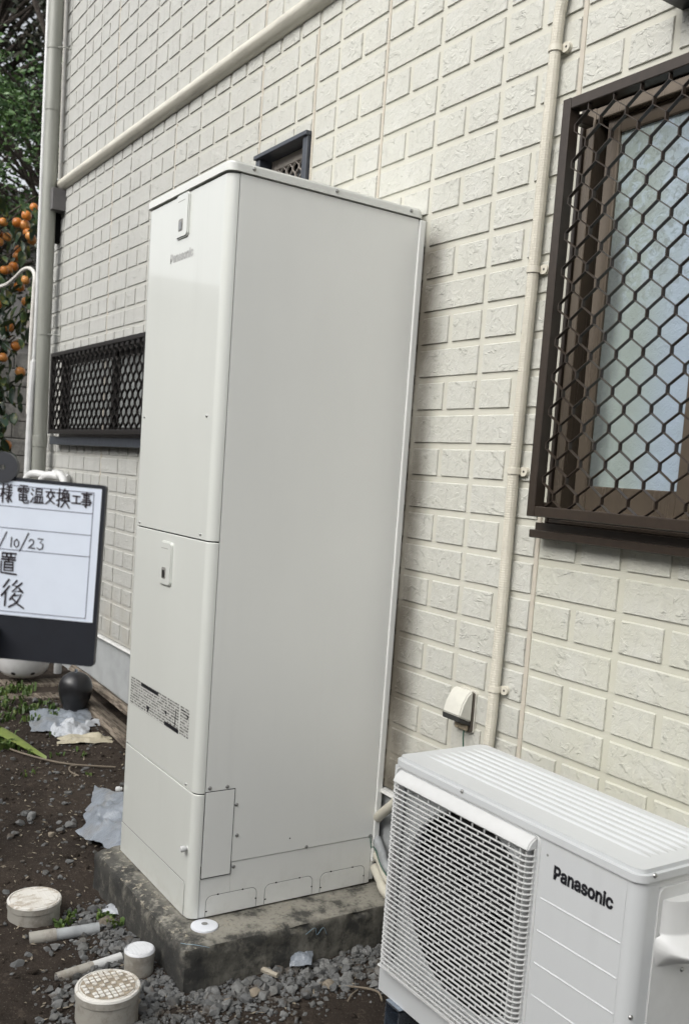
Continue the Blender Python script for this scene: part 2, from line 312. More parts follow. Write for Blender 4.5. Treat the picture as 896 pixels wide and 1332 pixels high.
PF=[(424,423,428),(222,221,295),(2,43,42),(264,265,239),(412,411,440),(426,409,440),(219,218,273),(63,62,73),(36,8,37),(294,293,223),(232,231,287),(158,157,168),(438,412,439),(160,159,166),(336,335,401),(112,111,131),(417,435,434),(402,401,335),(415,414,436),(125,124,142),(287,286,232),(111,110,132),(65,63,61,60),(155,214,170),(421,420,431),(418,417,434),(347,345,350),(218,274,273),(45,0,46),(99,96,100),(230,229,289),(54,50,49),(382,381,388),(134,107,135),(108,107,134),(97,96,99),(236,237,239),(176,206,177),(84,83,87),(53,52,51),(4,42,41),(381,377,394),(278,277,270),(413,412,438),(411,410,426),(94,93,101),(327,383,387),(387,383,388),(185,184,200),(188,187,198),(187,186,198),(190,189,196),(223,222,294),(195,194,192),(220,297,296),(89,88,104),(181,180,203),(5,41,40),(182,181,202),(6,40,39),(25,20,19),(427,426,424),(6,5,40),(214,213,171),(156,155,169),(336,401,400),(210,209,173),(130,129,136),(352,372,353),(407,332,408),(384,331,330),(259,260,242),(129,128,137),(209,208,174),(363,362,361),(19,18,26),(196,189,197),(133,109,134),(406,405,334),(363,361,360),(426,409,424),(88,87,105),(142,124,143),(144,121,145),(124,123,143),(122,121,144),(265,232,283),(253,247,248),(336,338,337),(71,70,66),(105,104,88),(380,378,377),(259,242,243),(277,276,270),(148,147,117),(245,246,255),(142,141,125),(138,137,128),(11,10,34),(7,6,39),(186,185,199),(203,202,181),(263,264,239),(19,26,25),(284,283,232),(225,293,292),(275,274,217),(237,238,239),(291,227,292),(204,203,179),(87,79,78),(231,230,288),(55,54,49),(219,273,297),(268,271,270),(293,225,224),(395,394,347),(414,413,437),(57,56,47),(216,215,268),(172,171,212),(12,33,32),(257,258,244),(416,415,436),(56,55,48),(101,100,94),(111,132,131),(54,53,50),(217,216,275),(169,155,170),(364,363,359),(1,0,45),(11,34,33),(8,38,37),(44,1,45),(208,207,175),(51,50,53),(28,16,29),(72,71,65),(307,298,326),(389,388,381),(147,146,117),(154,112,131),(393,391,390),(419,418,432),(372,371,353),(428,427,424),(394,376,346),(373,372,352),(109,133,132),(358,364,359),(136,129,137),(366,365,357),(423,422,429),(115,152,151),(331,384,408),(418,433,432),(407,406,333),(146,145,117),(328,327,387),(342,341,396),(347,350,348),(116,115,150),(91,90,102),(222,295,294),(351,350,346),(101,93,92),(347,344,396),(373,351,374),(335,334,405),(87,86,85),(329,328,386),(24,23,21),(23,22,21),(76,74,62),(110,109,132),(363,360,359),(420,419,431),(266,269,271),(70,69,68),(87,83,80),(92,102,101),(418,434,433),(98,97,99),(18,17,27),(89,104,103),(396,395,347),(336,396,339),(306,305,304),(303,302,306),(314,321,320),(121,120,145),(302,301,300),(279,278,266),(247,254,246),(95,94,100),(248,249,252),(96,95,100),(263,239,240),(267,266,272),(58,61,63),(283,282,266),(200,184,201),(186,199,198),(338,336,339),(171,170,214),(253,254,247),(87,106,105),(260,261,242),(254,255,246),(109,108,134),(239,265,233),(195,191,196),(226,292,227),(216,268,275),(228,227,291),(233,236,239),(234,235,236),(261,262,241),(251,252,250),(199,185,200),(226,225,292),(194,193,192),(244,245,257),(190,196,191),(276,275,268),(87,78,106),(233,234,236),(198,197,188),(282,280,279),(270,276,268),(192,191,195),(242,261,241),(255,256,245),(158,168,167),(178,204,179),(398,397,396),(10,9,35),(410,425,426),(380,379,378),(17,16,28),(184,183,201),(159,158,167),(180,179,203),(221,220,296),(168,156,169),(413,438,437),(161,160,165),(17,28,27),(177,205,178),(436,414,437),(30,15,31),(410,424,425),(165,160,166),(32,31,14),(436,417,416),(164,163,162),(8,7,38),(315,314,320),(422,430,429),(206,205,177),(182,202,201),(159,167,166),(205,204,178),(175,207,176),(157,156,168),(290,228,291),(165,164,162),(162,161,165),(207,206,176),(5,4,41),(34,10,35),(56,48,47),(4,3,42),(1,44,43),(55,49,48),(18,27,26),(266,271,272),(47,46,57),(58,63,64),(174,208,175),(213,212,171),(212,211,172),(211,173,172),(43,2,1),(211,210,173),(42,3,2),(0,57,46),(33,12,11),(35,9,36),(386,328,387),(352,351,373),(13,12,32),(115,151,150),(16,15,29),(209,174,173),(20,25,24),(411,426,440),(428,423,429),(224,223,293),(90,103,102),(116,150,149),(309,324,323),(333,332,407),(149,148,117),(368,356,355),(9,8,36),(422,421,430),(21,20,24),(417,436,435),(369,368,355),(421,431,430),(289,229,290),(356,366,357),(370,369,354),(368,367,356),(128,127,138),(127,139,138),(356,367,366),(135,130,136),(371,370,353),(357,365,358),(375,374,346),(350,349,348),(107,130,135),(354,369,355),(365,364,358),(114,113,153),(15,14,31),(117,116,149),(140,127,126),(405,404,335),(113,112,154),(381,380,377),(399,398,336),(329,386,385),(330,385,384),(403,402,335),(141,140,126),(351,346,374),(330,329,385),(383,382,388),(332,331,408),(350,345,346),(317,316,319),(344,343,396),(377,376,394),(344,347,345),(341,340,396),(346,347,394),(120,119,145),(118,117,145),(119,118,145),(115,114,152),(258,243,244),(123,144,143),(127,140,139),(336,398,396),(334,333,406),(404,403,335),(376,375,346),(113,154,153),(215,267,268),(29,15,30),(68,66,70),(394,393,381),(241,262,240),(336,400,399),(229,228,290),(75,74,76),(65,63,72),(87,80,79),(152,114,153),(14,13,32),(393,392,391),(393,390,381),(323,322,310),(220,219,297),(74,73,62),(320,319,316),(307,326,325),(73,72,63),(90,89,103),(71,66,65),(123,122,144),(218,217,274),(316,315,320),(83,82,80),(319,318,317),(298,306,299),(62,77,76),(354,353,370),(390,389,381),(92,91,102),(325,308,307),(310,309,323),(307,306,298),(312,322,321),(311,310,322),(302,300,306),(283,266,265),(313,312,321),(314,313,321),(85,84,87),(269,268,271),(312,311,322),(59,58,64),(304,303,306),(300,299,306),(282,281,280),(221,296,295),(266,270,269),(286,285,232),(183,182,201),(64,65,59),(288,287,231),(82,81,80),(266,278,270),(285,284,232),(215,267,272),(126,125,141),(309,308,324),(68,67,66),(342,396,343),(432,431,419),(262,263,240),(189,188,197),(258,259,243),(230,289,288),(39,38,7),(265,232,233),(439,412,440),(256,257,245),(252,253,248),(249,250,252),(308,325,324),(60,59,65),(282,279,266),(410,409,424),(340,339,396)]
# ---------------------------------------------------------------- setting: ground
def gz(x, y):
    return -.13+.12*sm(-.2, -2.2, x)
def gh(x, y):
    d = nz(x, y, 0, 2.2)*.012+nz(x, y, 3, 7)*.008+nz(x, y, 5, 19)*.0065+max(nz(x, y, 8, 45), -.1)*.0045
    keep = sm(-.10, -.28, y) if x > 1.1 else 1                # level where the outdoor unit stands
    near = 1-sm(6, 9, max(abs(x), abs(y)))
    return gz(x, y)+d*near*(keep*.8+.2)
def axis_pts(lo, hi, step, far):
    a = [lo+i*step for i in range(int((hi-lo)/step)+1)]; out = []; d = step; q = 0
    while q < far: d *= 1.5; q += d; out.append(q)
    return [lo-t for t in reversed(out)]+a+[a[-1]+t for t in out]
xs = axis_pts(-3.2, 1.5, .016, 400); ys = axis_pts(-1.45, .1, .016, 400)
g = MB(); nx, ny = len(xs), len(ys)
g.v = [(x, y, gh(x, y)) for y in ys for x in xs]
g.f = [(j*nx+i, j*nx+i+1, (j+1)*nx+i+1, (j+1)*nx+i) for j in range(ny-1) for i in range(nx-1)]; g.m = [0]*len(g.f)
tag(g.build('ground', SOIL, smooth=180, recalc=False), 'dark brown bare soil of the yard', kind='structure')
# ---------------------------------------------------------------- house wall with moulded stone siding
ZC, H2, PITCH, X0 = 2.68334, .202175, .29855, .3168
house = thing('house', (-1, .1, -.13), 'two storey house wall clad in cream moulded brick siding with barred windows', 'house')
WB = [(1.240, 3.2, 1.225, 2.33), (-.575, -.152, 1.7, 2.617), (-3.15, -1.45, 1.43, 2.0)]     # window openings x0,x1,z0,z1
XL, XR, ZB, ZT = -3.53, 3.6, .335, 5.2
XU = -3.41                                                                                     # corner of the upper storey
BELTZ = 3.075
def wall_grid(x0, x1, z0, z1, y, holes, depth):
    m = MB(); ex = sorted({x0, x1, *[h[i] for h in holes for i in (0, 1) if x0 < h[i] < x1]}); ez = sorted({z0, z1, *[h[i] for h in holes for i in (2, 3) if z0 < h[i] < z1]})
    for a, b in zip(ex, ex[1:]):
        for c, d in zip(ez, ez[1:]):
            if any(h[0] <= a and b <= h[1] and h[2] <= c and d <= h[3] for h in holes): continue
            m.add([(a, y, c), (b, y, c), (b, y, d), (a, y, d)], [(0, 1, 2, 3)])
    for h in holes:
        a, b, c, d = max(h[0], x0), min(h[1], x1), h[2], h[3]
        for p, q in (((a, c), (b, c)), ((b, c), (b, d)), ((b, d), (a, d)), ((a, d), (a, c))):
            m.add([(p[0], y, p[1]), (q[0], y, q[1]), (q[0], y+depth, q[1]), (p[0], y+depth, p[1])], [(0, 1, 2, 3)])
    return m
wm = wall_grid(XL, XR, ZB, BELTZ, .0043, WB, .09)
wm.add([(XL, .009, ZB), (XL, 6, ZB), (XL, 6, BELTZ), (XL, .009, BELTZ)], [(0, 1, 2, 3)])
wm.add([(XL, .009, BELTZ), (XL, 6, BELTZ), (XU, 6, BELTZ), (XU, .009, BELTZ)], [(0, 1, 2, 3)])
wm.add([(XU, .0043, BELTZ), (XR, .0043, BELTZ), (XR, .0043, ZT), (XU, .0043, ZT)], [(0, 1, 2, 3)])
wm.add([(XU, .009, BELTZ), (XU, 6, BELTZ), (XU, 6, ZT), (XU, .009, ZT)], [(0, 1, 2, 3)])
wm.box(XL+.03, XR, .25, 6, ZB, 5.3)
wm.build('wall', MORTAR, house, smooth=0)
rb = MB(); rb.box(XU-.4, XR, -.5, 6.4, 5.3, 5.42); rb.prism([(-.5, 5.42), (3, 7.1), (6.4, 5.42)], XU-.4, XR); rb.build('roof', TILE, house, smooth=0)
fo = MB(); fo.box(XL+.02, XR, .018, 5.9, -.4, .318); fo.build('foundation', FOUND, house, smooth=0)
db = MB(); db.prism([(.017, .33), (-.006, .326), (-.012, .316), (-.006, .314), (.017, .318)], XL, XR); db.build('drip_edge', plain('white_drip_edge', (.62, .62, .6), .4), house, smooth=0)
JOINTS = [(1.2125, ZB, BELTZ-.02), (.3168, ZB, 2.98), (-.5785, ZB, 2.98), (-1.468, 2.0, 2.98), (-2.365, ZB, 2.98), (-.1465, 1.7, 2.98)]
JOINTS += [(x, BELTZ+.03, ZT) for x in (1.2125, .3168, -.5785, -2.365)]
for x, a, b in JOINTS:
    j = MB(); w = .0055 if x < 1 else .0075
    j.box(x-w, x+w, .0003, .006, a, b, .0015, 1); j.build('sealant_joint', plain('sealant', (.49, .45, .38), .6, var=.05) if 'sealant' not in bpy.data.materials else bpy.data.materials['sealant'], house)
def brick_mesh(w, h, seed, full=True):
    nxx = 6 if w > .2 else 3; nzz = 2; m = MB(); rr = random.Random(seed); b = .0045
    P = {}
    for j in range(nzz+1):
        for i in range(nxx+1):
            x = -w/2+w*i/nxx; z = -h/2+h*j/nzz; e = i in (0, nxx) or j in (0, nzz)
            x2 = x+(b*.7 if i == 0 else -b*.25 if i == nxx else rr.uniform(-.01, .01)); z2 = z+(b*.15 if j == 0 else -b*.75 if j == nzz else rr.uniform(-.008, .008))
            P[i, j] = len(m.v); m.v.append((x2, -(.0005 if e else 0)-rr.uniform(-.0006, .0012), z2))
    for j in range(nzz):
        for i in range(nxx): m.f.append((P[i, j], P[i+1, j], P[i+1, j+1], P[i, j+1]))
    ring = [P[i, 0] for i in range(nxx+1)]+[P[nxx, j] for j in range(1, nzz+1)]+[P[i, nzz] for i in range(nxx-1, -1, -1)]+[P[0, j] for j in range(nzz-1, 0, -1)]
    back = []
    for r_ in ring:
        x, y, z = m.v[r_]; back.append(len(m.v))
        m.v.append((max(min(x+(b if x > w/2-b*1.2 else -b if x < -w/2+b*1.2 else 0), w/2), -w/2), .0046, max(min(z+(b*1.5 if z > h/2-b*1.8 else -b*.25 if z < -h/2+b else 0), h/2), -h/2)))
    n = len(ring); m.f += [(ring[k], back[k], back[(k+1) % n], ring[(k+1) % n]) for k in range(n)]; m.m = [0]*len(m.f)
    return m
BH = .0815
variants = {}
def bvar(w):
    k = round(w, 3)
    if k not in variants: variants[k] = [brick_mesh(w, BH, 100*i+int(k*1000)) for i in range(4 if w > .2 else 3)]
    return variants[k]
bricks = []
LW, SW = .2785, .1292
def lay(zb, long, x_lo, x_hi, z_lo, z_hi, shift=0):
    for j in range(-13, 11):
        xa = X0+j*PITCH+.010
        for a, b in ([(xa, xa+LW)] if long else [(xa, xa+SW), (xa+LW-SW, xa+LW)]):
            r = [a, b, zb, zb+BH]
            r[0] = max(r[0], x_lo); r[1] = min(r[1], x_hi); r[2] = max(r[2], z_lo); r[3] = min(r[3], z_hi)
            pieces = [r]
            for jx, ja, jb in JOINTS:                              # boards are cut at the sealed joints
                if r[0]+.003 < jx < r[1]-.003 and ja < r[3] and r[2] < jb:
                    if jx-r[0] > .03: pieces.append([r[0], jx-.012, r[2], r[3]])
                    r[0] = jx+.012
            for r in pieces:
                for h in WB:
                    if r[0] < h[1] and h[0] < r[1] and r[2] < h[3] and h[2] < r[3]:
                        opts = [(r[0], h[0]-.004, r[2], r[3]), (h[1]+.004, r[1], r[2], r[3]), (r[0], r[1], r[2], h[2]-.004), (r[0], r[1], h[3]+.004, r[3])]
                        r = list(max(opts, key=lambda o: max(o[1]-o[0], 0)*max(o[3]-o[2], 0)))
                if r[1]-r[0] > .02 and r[3]-r[2] > .015: bricks.append(tuple(r))
for k in range(-2, 13):
    lay(ZC-k*H2, True, XL+.004, XR, ZB+.012, BELTZ-.03); lay(ZC-(k+.5)*H2, False, XL+.004, XR, ZB+.012, BELTZ-.03)
for k in range(0, 11):
    z = 3.2225+k*H2; lay(z, True, XU+.004, XR, BELTZ+.03, ZT); lay(z-H2/2, False, XU+.004, XR, BELTZ+.03, ZT)
TANKP = [(185, 262), (299, 206), (553, 274), (486, 1143), (245, 1200), (153, 1104)]; UNITP = [(514, 990), (630, 970), (896, 1050), (896, 1332), (486, 1332)]
def inside(p, poly):
    s = 0
    for i in range(len(poly)):
        a, b = poly[i], poly[(i+1) % len(poly)]; c = (b[0]-a[0])*(p[1]-a[1])-(b[1]-a[1])*(p[0]-a[0])
        if c < 0: return False
    return True
def score(r):
    c = px(((r[0]+r[1])/2, 0, (r[2]+r[3])/2))
    if not c or not (-5 < c[0] < 901 and -5 < c[1] < 1337) or inside(c, TANKP) or inside(c, UNITP): return 0
    q = [px(t) for t in ((r[0], 0, r[2]), (r[1], 0, r[2]), (r[1], 0, r[3]), (r[0], 0, r[3]))]
    return abs(sum(q[i][0]*q[(i+1) % 4][1]-q[(i+1) % 4][0]*q[i][1] for i in range(4)))/2
sc = sorted(((score(r), i, r) for i, r in enumerate(bricks)), reverse=True)
rest = MB(); meshes = {}
for q, (s_, i, r) in enumerate(sc):
    w, h = r[1]-r[0], r[3]-r[2]; c = ((r[0]+r[1])/2, 0, (r[2]+r[3])/2)
    if abs(h-BH) < 1e-4:
        vs = bvar(w); vi = i % len(vs); m = vs[vi]
    else: m = brick_mesh(w, h, i); vi = i
    if q < 300:
        key = (round(w, 3), round(h, 4), vi)
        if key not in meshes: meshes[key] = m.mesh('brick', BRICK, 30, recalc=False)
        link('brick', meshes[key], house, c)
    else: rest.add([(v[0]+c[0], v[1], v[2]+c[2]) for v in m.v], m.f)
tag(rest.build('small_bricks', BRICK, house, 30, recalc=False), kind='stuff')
# belt moulding between the storeys
bp = [(.012, BELTZ-.034), (-.012, BELTZ-.036), (-.030, BELTZ-.028), (-.041, BELTZ-.012), (-.044, BELTZ+.004), (-.038, BELTZ+.02), (-.024, BELTZ+.033), (-.006, BELTZ+.038), (.012, BELTZ+.038)]
MB().prism(bp, XU-.02, XR).build('belt_moulding', BELT, house, 50)
cs = MB(); cs.box(XU-.03, XU+.055, -.006, .06, BELTZ+.04, ZT, .004, 1); cs.build('corner_trim', plain('beige_corner_trim', (.5, .48, .43), .5), house)
# ---- large barred window, right
LATX, LATZ = .0790, .0862
def lattice(win, x0, x1, z0, z1, yf, px_, pz_, dep, th, mat, phase=(0, 0)):
    """expanded-metal grille: wavy upright strips that touch along short upright runs, each strip a sub-part"""
    n = int((x1-x0)/(px_/2))+3; me = None; out = []
    pts = []; hx = px_/4; k0 = -int((z1-z0)/pz_)-2
    def strip_pts(sgn):
        L = []; z = phase[1]
        for k in range(-30, 31):
            zz = phase[1]+k*pz_
            for dz, sx in ((-.5*pz_+.10*pz_, -1), (-.10*pz_, 1), (.10*pz_, 1), (.5*pz_-.10*pz_, -1)):
                L.append((sgn*sx*(hx-th*.55), zz+dz))
        return L
    for i in range(-1, n):
        xc = x0+phase[0]+i*px_/2; sg = 1 if i % 2 else -1
        L = [(xc+a, b) for a, b in strip_pts(sg)]; m = MB()
        for (xa, za), (xb, zb) in zip(L, L[1:]):
            lo, hi = min(za, zb), max(za, zb)
            if hi <= z0 or lo >= z1: continue
            if abs(zb-za) > 1e-6:
                ta, tb = 0, 1
                def at(t): return xa+(xb-xa)*t, za+(zb-za)*t
                if za < z0: ta = (z0-za)/(zb-za)
                if zb > z1: tb = (z1-za)/(zb-za)
                (xa2, za2), (xb2, zb2) = at(ta), at(tb)
            else: xa2, za2, xb2, zb2 = xa, za, xb, zb
            if min(xa2, xb2) < x0 or max(xa2, xb2) > x1: continue
            d = Vector((xb2-xa2, zb2-za2)); nn = Vector((-d.y, d.x)).normalized()*th/2
            q = [(xa2-nn.x, za2-nn.y), (xa2+nn.x, za2+nn.y), (xb2+nn.x, zb2+nn.y), (xb2-nn.x, zb2-nn.y)]
            m.prism(q, yf, yf+dep, 'y')
        if m.f: out.append(m.build('grille_strip', mat, win, 0))
    return out
def frame(m, x0, x1, z0, z1, w, y0, y1, bev=.002, wb=None):
    wb = wb or w
    m.box(x0, x0+w, y0, y1, z0, z1, bev, 1); m.box(x1-w, x1, y0, y1, z0, z1, bev, 1)
    m.box(x0+w, x1-w, y0+.0015, y1, z1-w, z1-.0005, bev, 1); m.box(x0+w, x1-w, y0+.0015, y1, z0+.0005, z0+wb, bev, 1)
    return m
def part(name, parent, at=None):
    o = link(name, None, parent); o.location = (Vector(at)-wloc(parent)) if at is not None else (0, 0, 0); return o
win = MB(); frame(win, 1.243, 2.62, 1.262, 2.327, .012, -.012, .075); win = win.build('window', BROWN, house)
GX0, GX1, GZ0, GZ1 = 1.262, 2.6, 1.279, 2.312
gf = MB(); frame(gf, GX0, GX1, GZ0, GZ1, .027, -.098, -.062); gf.build('grille_frame', BROWN, win)
lattice(win, GX0+.012, GX1-.012, GZ0+.015, GZ1-.015, -.092, LATX, LATZ, .011, .0014, BROWN, (-.0293, 1.547))
for x in (1.285, 2.56):
    for z in (1.305, 2.27): MB().box(x-.012, x+.012, -.062, -.02, z-.012, z+.012, .002, 1).build('grille_bracket', BROWN, win)
si = MB(); si.box(1.2305, 2.63, -.052, .07, 1.222, 1.243, .002, 1); si.box(1.2305, 2.63, -.03, .07, 1.243, 1.262); si.build('window_sill', BROWN, win)
tr = MB(); frame(tr, 1.2555, 2.59, 1.275, 2.312, .030, -.004, .055); tr.build('window_track', TAN, win)
s1_ = MB(); frame(s1_, 1.309, 1.667, 1.290, 2.283, .040, .018, .044, .003, .077); s1_.build('sash', TAN, win)
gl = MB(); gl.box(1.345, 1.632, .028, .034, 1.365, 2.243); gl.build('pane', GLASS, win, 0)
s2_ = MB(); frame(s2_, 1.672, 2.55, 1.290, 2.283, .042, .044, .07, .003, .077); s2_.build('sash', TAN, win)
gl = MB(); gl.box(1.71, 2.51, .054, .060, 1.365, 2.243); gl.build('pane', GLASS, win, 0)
MB().box(1.2, 3.3, .16, .24, 1.2, 2.4).build('reveal', DARKGAP, win, 0)
MB().box(1.515, 2.65, -.09, .008, 2.466, 2.55, .004, 2).build('awning_box', BLACK, house)
# ---- small high window behind the tank
w2 = MB(); x0, x1, z0, z1 = -.572, -.156, 1.705, 2.615
w2.box(x0, x0+.034, -.014, .09, z0, z1, .002, 1); w2.box(x1-.034, x1, -.014, .09, z0, z1, .002, 1); w2.box(x0-.004, x1+.004, -.024, .09, z1-.014, z1+.003, .002, 1); w2.box(x0+.034, x1-.034, -.012, .09, z0, z0+.03)
w2 = w2.build('window', NAVY, house); tag(w2, 'narrow high window with blue grey frame')
f2 = MB(); frame(f2, x0+.036, x1-.036, z0+.032, z1-.0135, .040, .042, .066, wb=.03); f2.build('sash', GREYF, w2)
lattice(w2, x0+.077, x1-.077, z0+.06, z1-.056, .040, .05, .056, .008, .0026, GREYF, (0, 2.2))
MB().box(x0+.05, x1-.05, .078, .082, z0+.05, z1-.03).build('pane', plain('dark_glass', (.02, .022, .024), .1), w2, 0)
MB().box(x0, x1, .09, .2, z0, z1).build('reveal', DARKGAP, w2, 0)
# ---- low barred window at the far left
w3 = MB(); frame(w3, -3.14, -1.46, 1.462, 1.99, .03, -.02, .07); w3 = w3.build('window', DKBROWN, house); tag(w3, 'low wide barred window with navy sill')
gf = MB(); frame(gf, -3.098, -1.47, 1.478, 1.98, .024, -.104, -.074); gf.build('grille_frame', DKBROWN, w3)
lattice(w3, -3.086, -1.482, 1.49, 1.968, -.1, .0790, .0862, .012, .0024, DKBROWN)
for x in (-3.08, -1.5):
    for z in (1.5, 1.955): MB().box(x-.012, x+.012, -.074, -.015, z-.012, z+.012).build('grille_bracket', DKBROWN, w3)
MB().box(-3.2, -1.44, -.062, .06, 1.412, 1.462, .003, 1).build('window_sill', NAVY, w3)
for a, b, y in ((-3.1, -2.24, .012), (-2.26, -1.5, .036)):
    s_ = MB(); frame(s_, a, b, 1.49, 1.96, .035, y, y+.022); s_.build('sash', DKBROWN, w3)
    MB().box(a+.03, b-.03, y+.01, y+.014, 1.52, 1.93).build('pane', GLASS2, w3, 0)
MB().box(-3.14, -1.46, .07, .2, 1.45, 2.0).build('reveal', DARKGAP, w3, 0)
# ---------------------------------------------------------------- concrete slab under the tank
def gbox(x0, x1, y0, y1, z0, z1, st, f):
    """box with a gridded surface, every vertex passed through f(co, t) where t = number of nearby edges"""
    b = bmesh.new(); bmesh.ops.create_cube(b, size=1); D = (x1-x0, y1-y0, z1-z0)
    for v in b.verts: v.co = (x0+(v.co.x+.5)*D[0], y0+(v.co.y+.5)*D[1], z0+(v.co.z+.5)*D[2])
    for k in range(3):
        es = [e for e in b.edges if abs((e.verts[0].co-e.verts[1].co)[k]) > 1e-6]
        n = max(int(D[k]/st), 1)
        for i in range(1, n):
            p = [0, 0, 0]; p[k] = (x0, y0, z0)[k]+D[k]*i/n; q = [0, 0, 0]; q[k] = 1
            bmesh.ops.bisect_plane(b, geom=b.verts[:]+b.edges[:]+b.faces[:], plane_co=p, plane_no=q)
    for v in b.verts: v.co = f(v.co.copy())
    return MB().bm(b)
SX0, SX1, SY0, SY1 = -.045, .748, -.752, .017
def slabf(c):
    dx = min(c.x-SX0, SX1-c.x); dy = min(c.y-SY0, 1); dz = -.003-c.z
    ds = sorted([dx, dy, dz])[:2]; e = max(0, 1-(ds[0]+ds[1])/.02)
    chip = max(0, nz(c.x, c.y, c.z, 16)-.12)*.035*(1 if ds[1] < .02 else 0)
    ctr = Vector(((SX0+SX1)/2, (SY0+SY1)/2, -.09)); q = (ctr-c); q.z *= 1.5
    s = .004*nz(c.x, c.y, c.z+4, 24)+.002*nz(c.x, c.y, c.z, 60); inn = e*.006+chip
    k = Vector((math.copysign(1, q.x) if dx < .012 else 0, 1 if dy < .012 else 0, -1 if dz < .012 else 0))
    if k.length: k.normalize()
    sk = s*(.35 if dz < .004 else 1)
    return c+k*(inn+max(sk, 0 if dz < .004 else -1)*1)
tag(gbox(SX0, SX1, SY0, SY1, -.26, -.003, .0125, slabf).build('concrete_slab', SLAB, smooth=50), 'dark stained concrete base slab under the tall tank', 'slab')
# ---------------------------------------------------------------- tall hot water tank
TY0, TY1, TW, TH = -.6756, -.0209, .600, 2.1865
Z1, Z2, ZS = 1.1331, .3865, .162
tank = thing('water_heater', (.3, -.35, 0), 'tall ivory electric water heater tank on concrete slab against the brick wall', 'water heater')
def wrap(z0, z1, r=.030, g=.0016, bev=.0025):
    """front cover: flat front with both vertical edges rolled round to the sides"""
    out = [(0, TY0+r)]+[(r-r*math.cos(R(a)), TY0+r-r*math.sin(R(a))) for a in range(10, 90, 10)]+[(r, TY0)]
    out += [(TW-x, y) for x, y in reversed(out)]
    inn = [(min(max(x, .004), TW-.004) , y+.004 if .004 < x < TW-.004 else y) for x, y in out]
    m = MB(); n = len(out); zz = [(z0+g, 1), (z0+g+bev*.35, .35), (z0+g+bev, 0), (z1-g-bev, 0), (z1-g-bev*.35, .35), (z1-g, 1)]
    C = Vector((TW/2, TY0+.3))
    nrm = []
    for i in range(n):
        a, b = Vector(out[max(i-1, 0)]), Vector(out[min(i+1, n-1)]); t = (b-a).normalized(); nrm.append(Vector((t.y, -t.x)))
    for z, k in zz:
        for i, (x, y) in enumerate(out):
            m.v.append((x-nrm[i].x*bev*k, y-nrm[i].y*bev*k, z))
    for j in range(len(zz)-1):
        for i in range(n-1): m.f.append((j*n+i, j*n+i+1, (j+1)*n+i+1, (j+1)*n+i))
    b0 = len(m.v); m.v += [(x-nrm[i].x*.006, y-nrm[i].y*.006, z) for z in (z0+g, z1-g) for i, (x, y) in enumerate(out)]
    for i in range(n-1):
        m.f.append((b0+i, b0+i+1, i+1, i)); t = 5*n; m.f.append((t+i, t+i+1, b0+n+i+1, b0+n+i))
    m.m = [0]*len(m.f); return m
LB = TH-.026
MB().box(.005, TW-.005, TY0+.033, TY1+.012, .012, LB-.001).box(.03, TW-.03, TY0+.007, TY0+.034, .012, LB-.001).build('inner_casing', DARKGAP, tank, 0)
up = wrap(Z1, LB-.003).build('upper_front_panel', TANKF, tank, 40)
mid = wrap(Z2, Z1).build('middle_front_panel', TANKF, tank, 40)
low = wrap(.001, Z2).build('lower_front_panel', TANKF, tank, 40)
lid = MB(); lid.box(-.007, TW+.007, TY0-.007, TY1+.016, LB, TH, .030, 6, lambda e: abs(e.verts[0].co.z-e.verts[1].co.z) > .01)
b = bmesh.new(); me = lid.mesh('t', [], 0); b.from_mesh(me)
bmesh.ops.bevel(b, geom=[e for e in b.edges if all(v.co.z > TH-1e-4 for v in e.verts) and len(e.link_faces) == 2 and abs(e.calc_face_angle(0)) > .5], offset=.006, segments=3, affect='EDGES')
lidm = MB().bm(b); lid = lidm.build('lid', LIDM, tank, 50)
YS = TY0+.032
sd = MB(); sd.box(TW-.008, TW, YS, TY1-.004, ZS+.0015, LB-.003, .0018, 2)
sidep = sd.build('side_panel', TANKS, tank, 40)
sd = MB(); sd.box(0, .008, YS, TY1-.004, .002, LB-.003, .0018, 2); sd.build('side_panel', TANKS, tank, 40)
sk = MB(); sk.box(TW-.0105, TW-.0025, -.543, TY1-.004, .002, ZS, .0015, 2); sk.box(TW-.0105, TW-.0026, YS, -.543, .002, .1255, .0015, 2); skirt = sk.build('skirt_panel', TANKS, tank, 40)
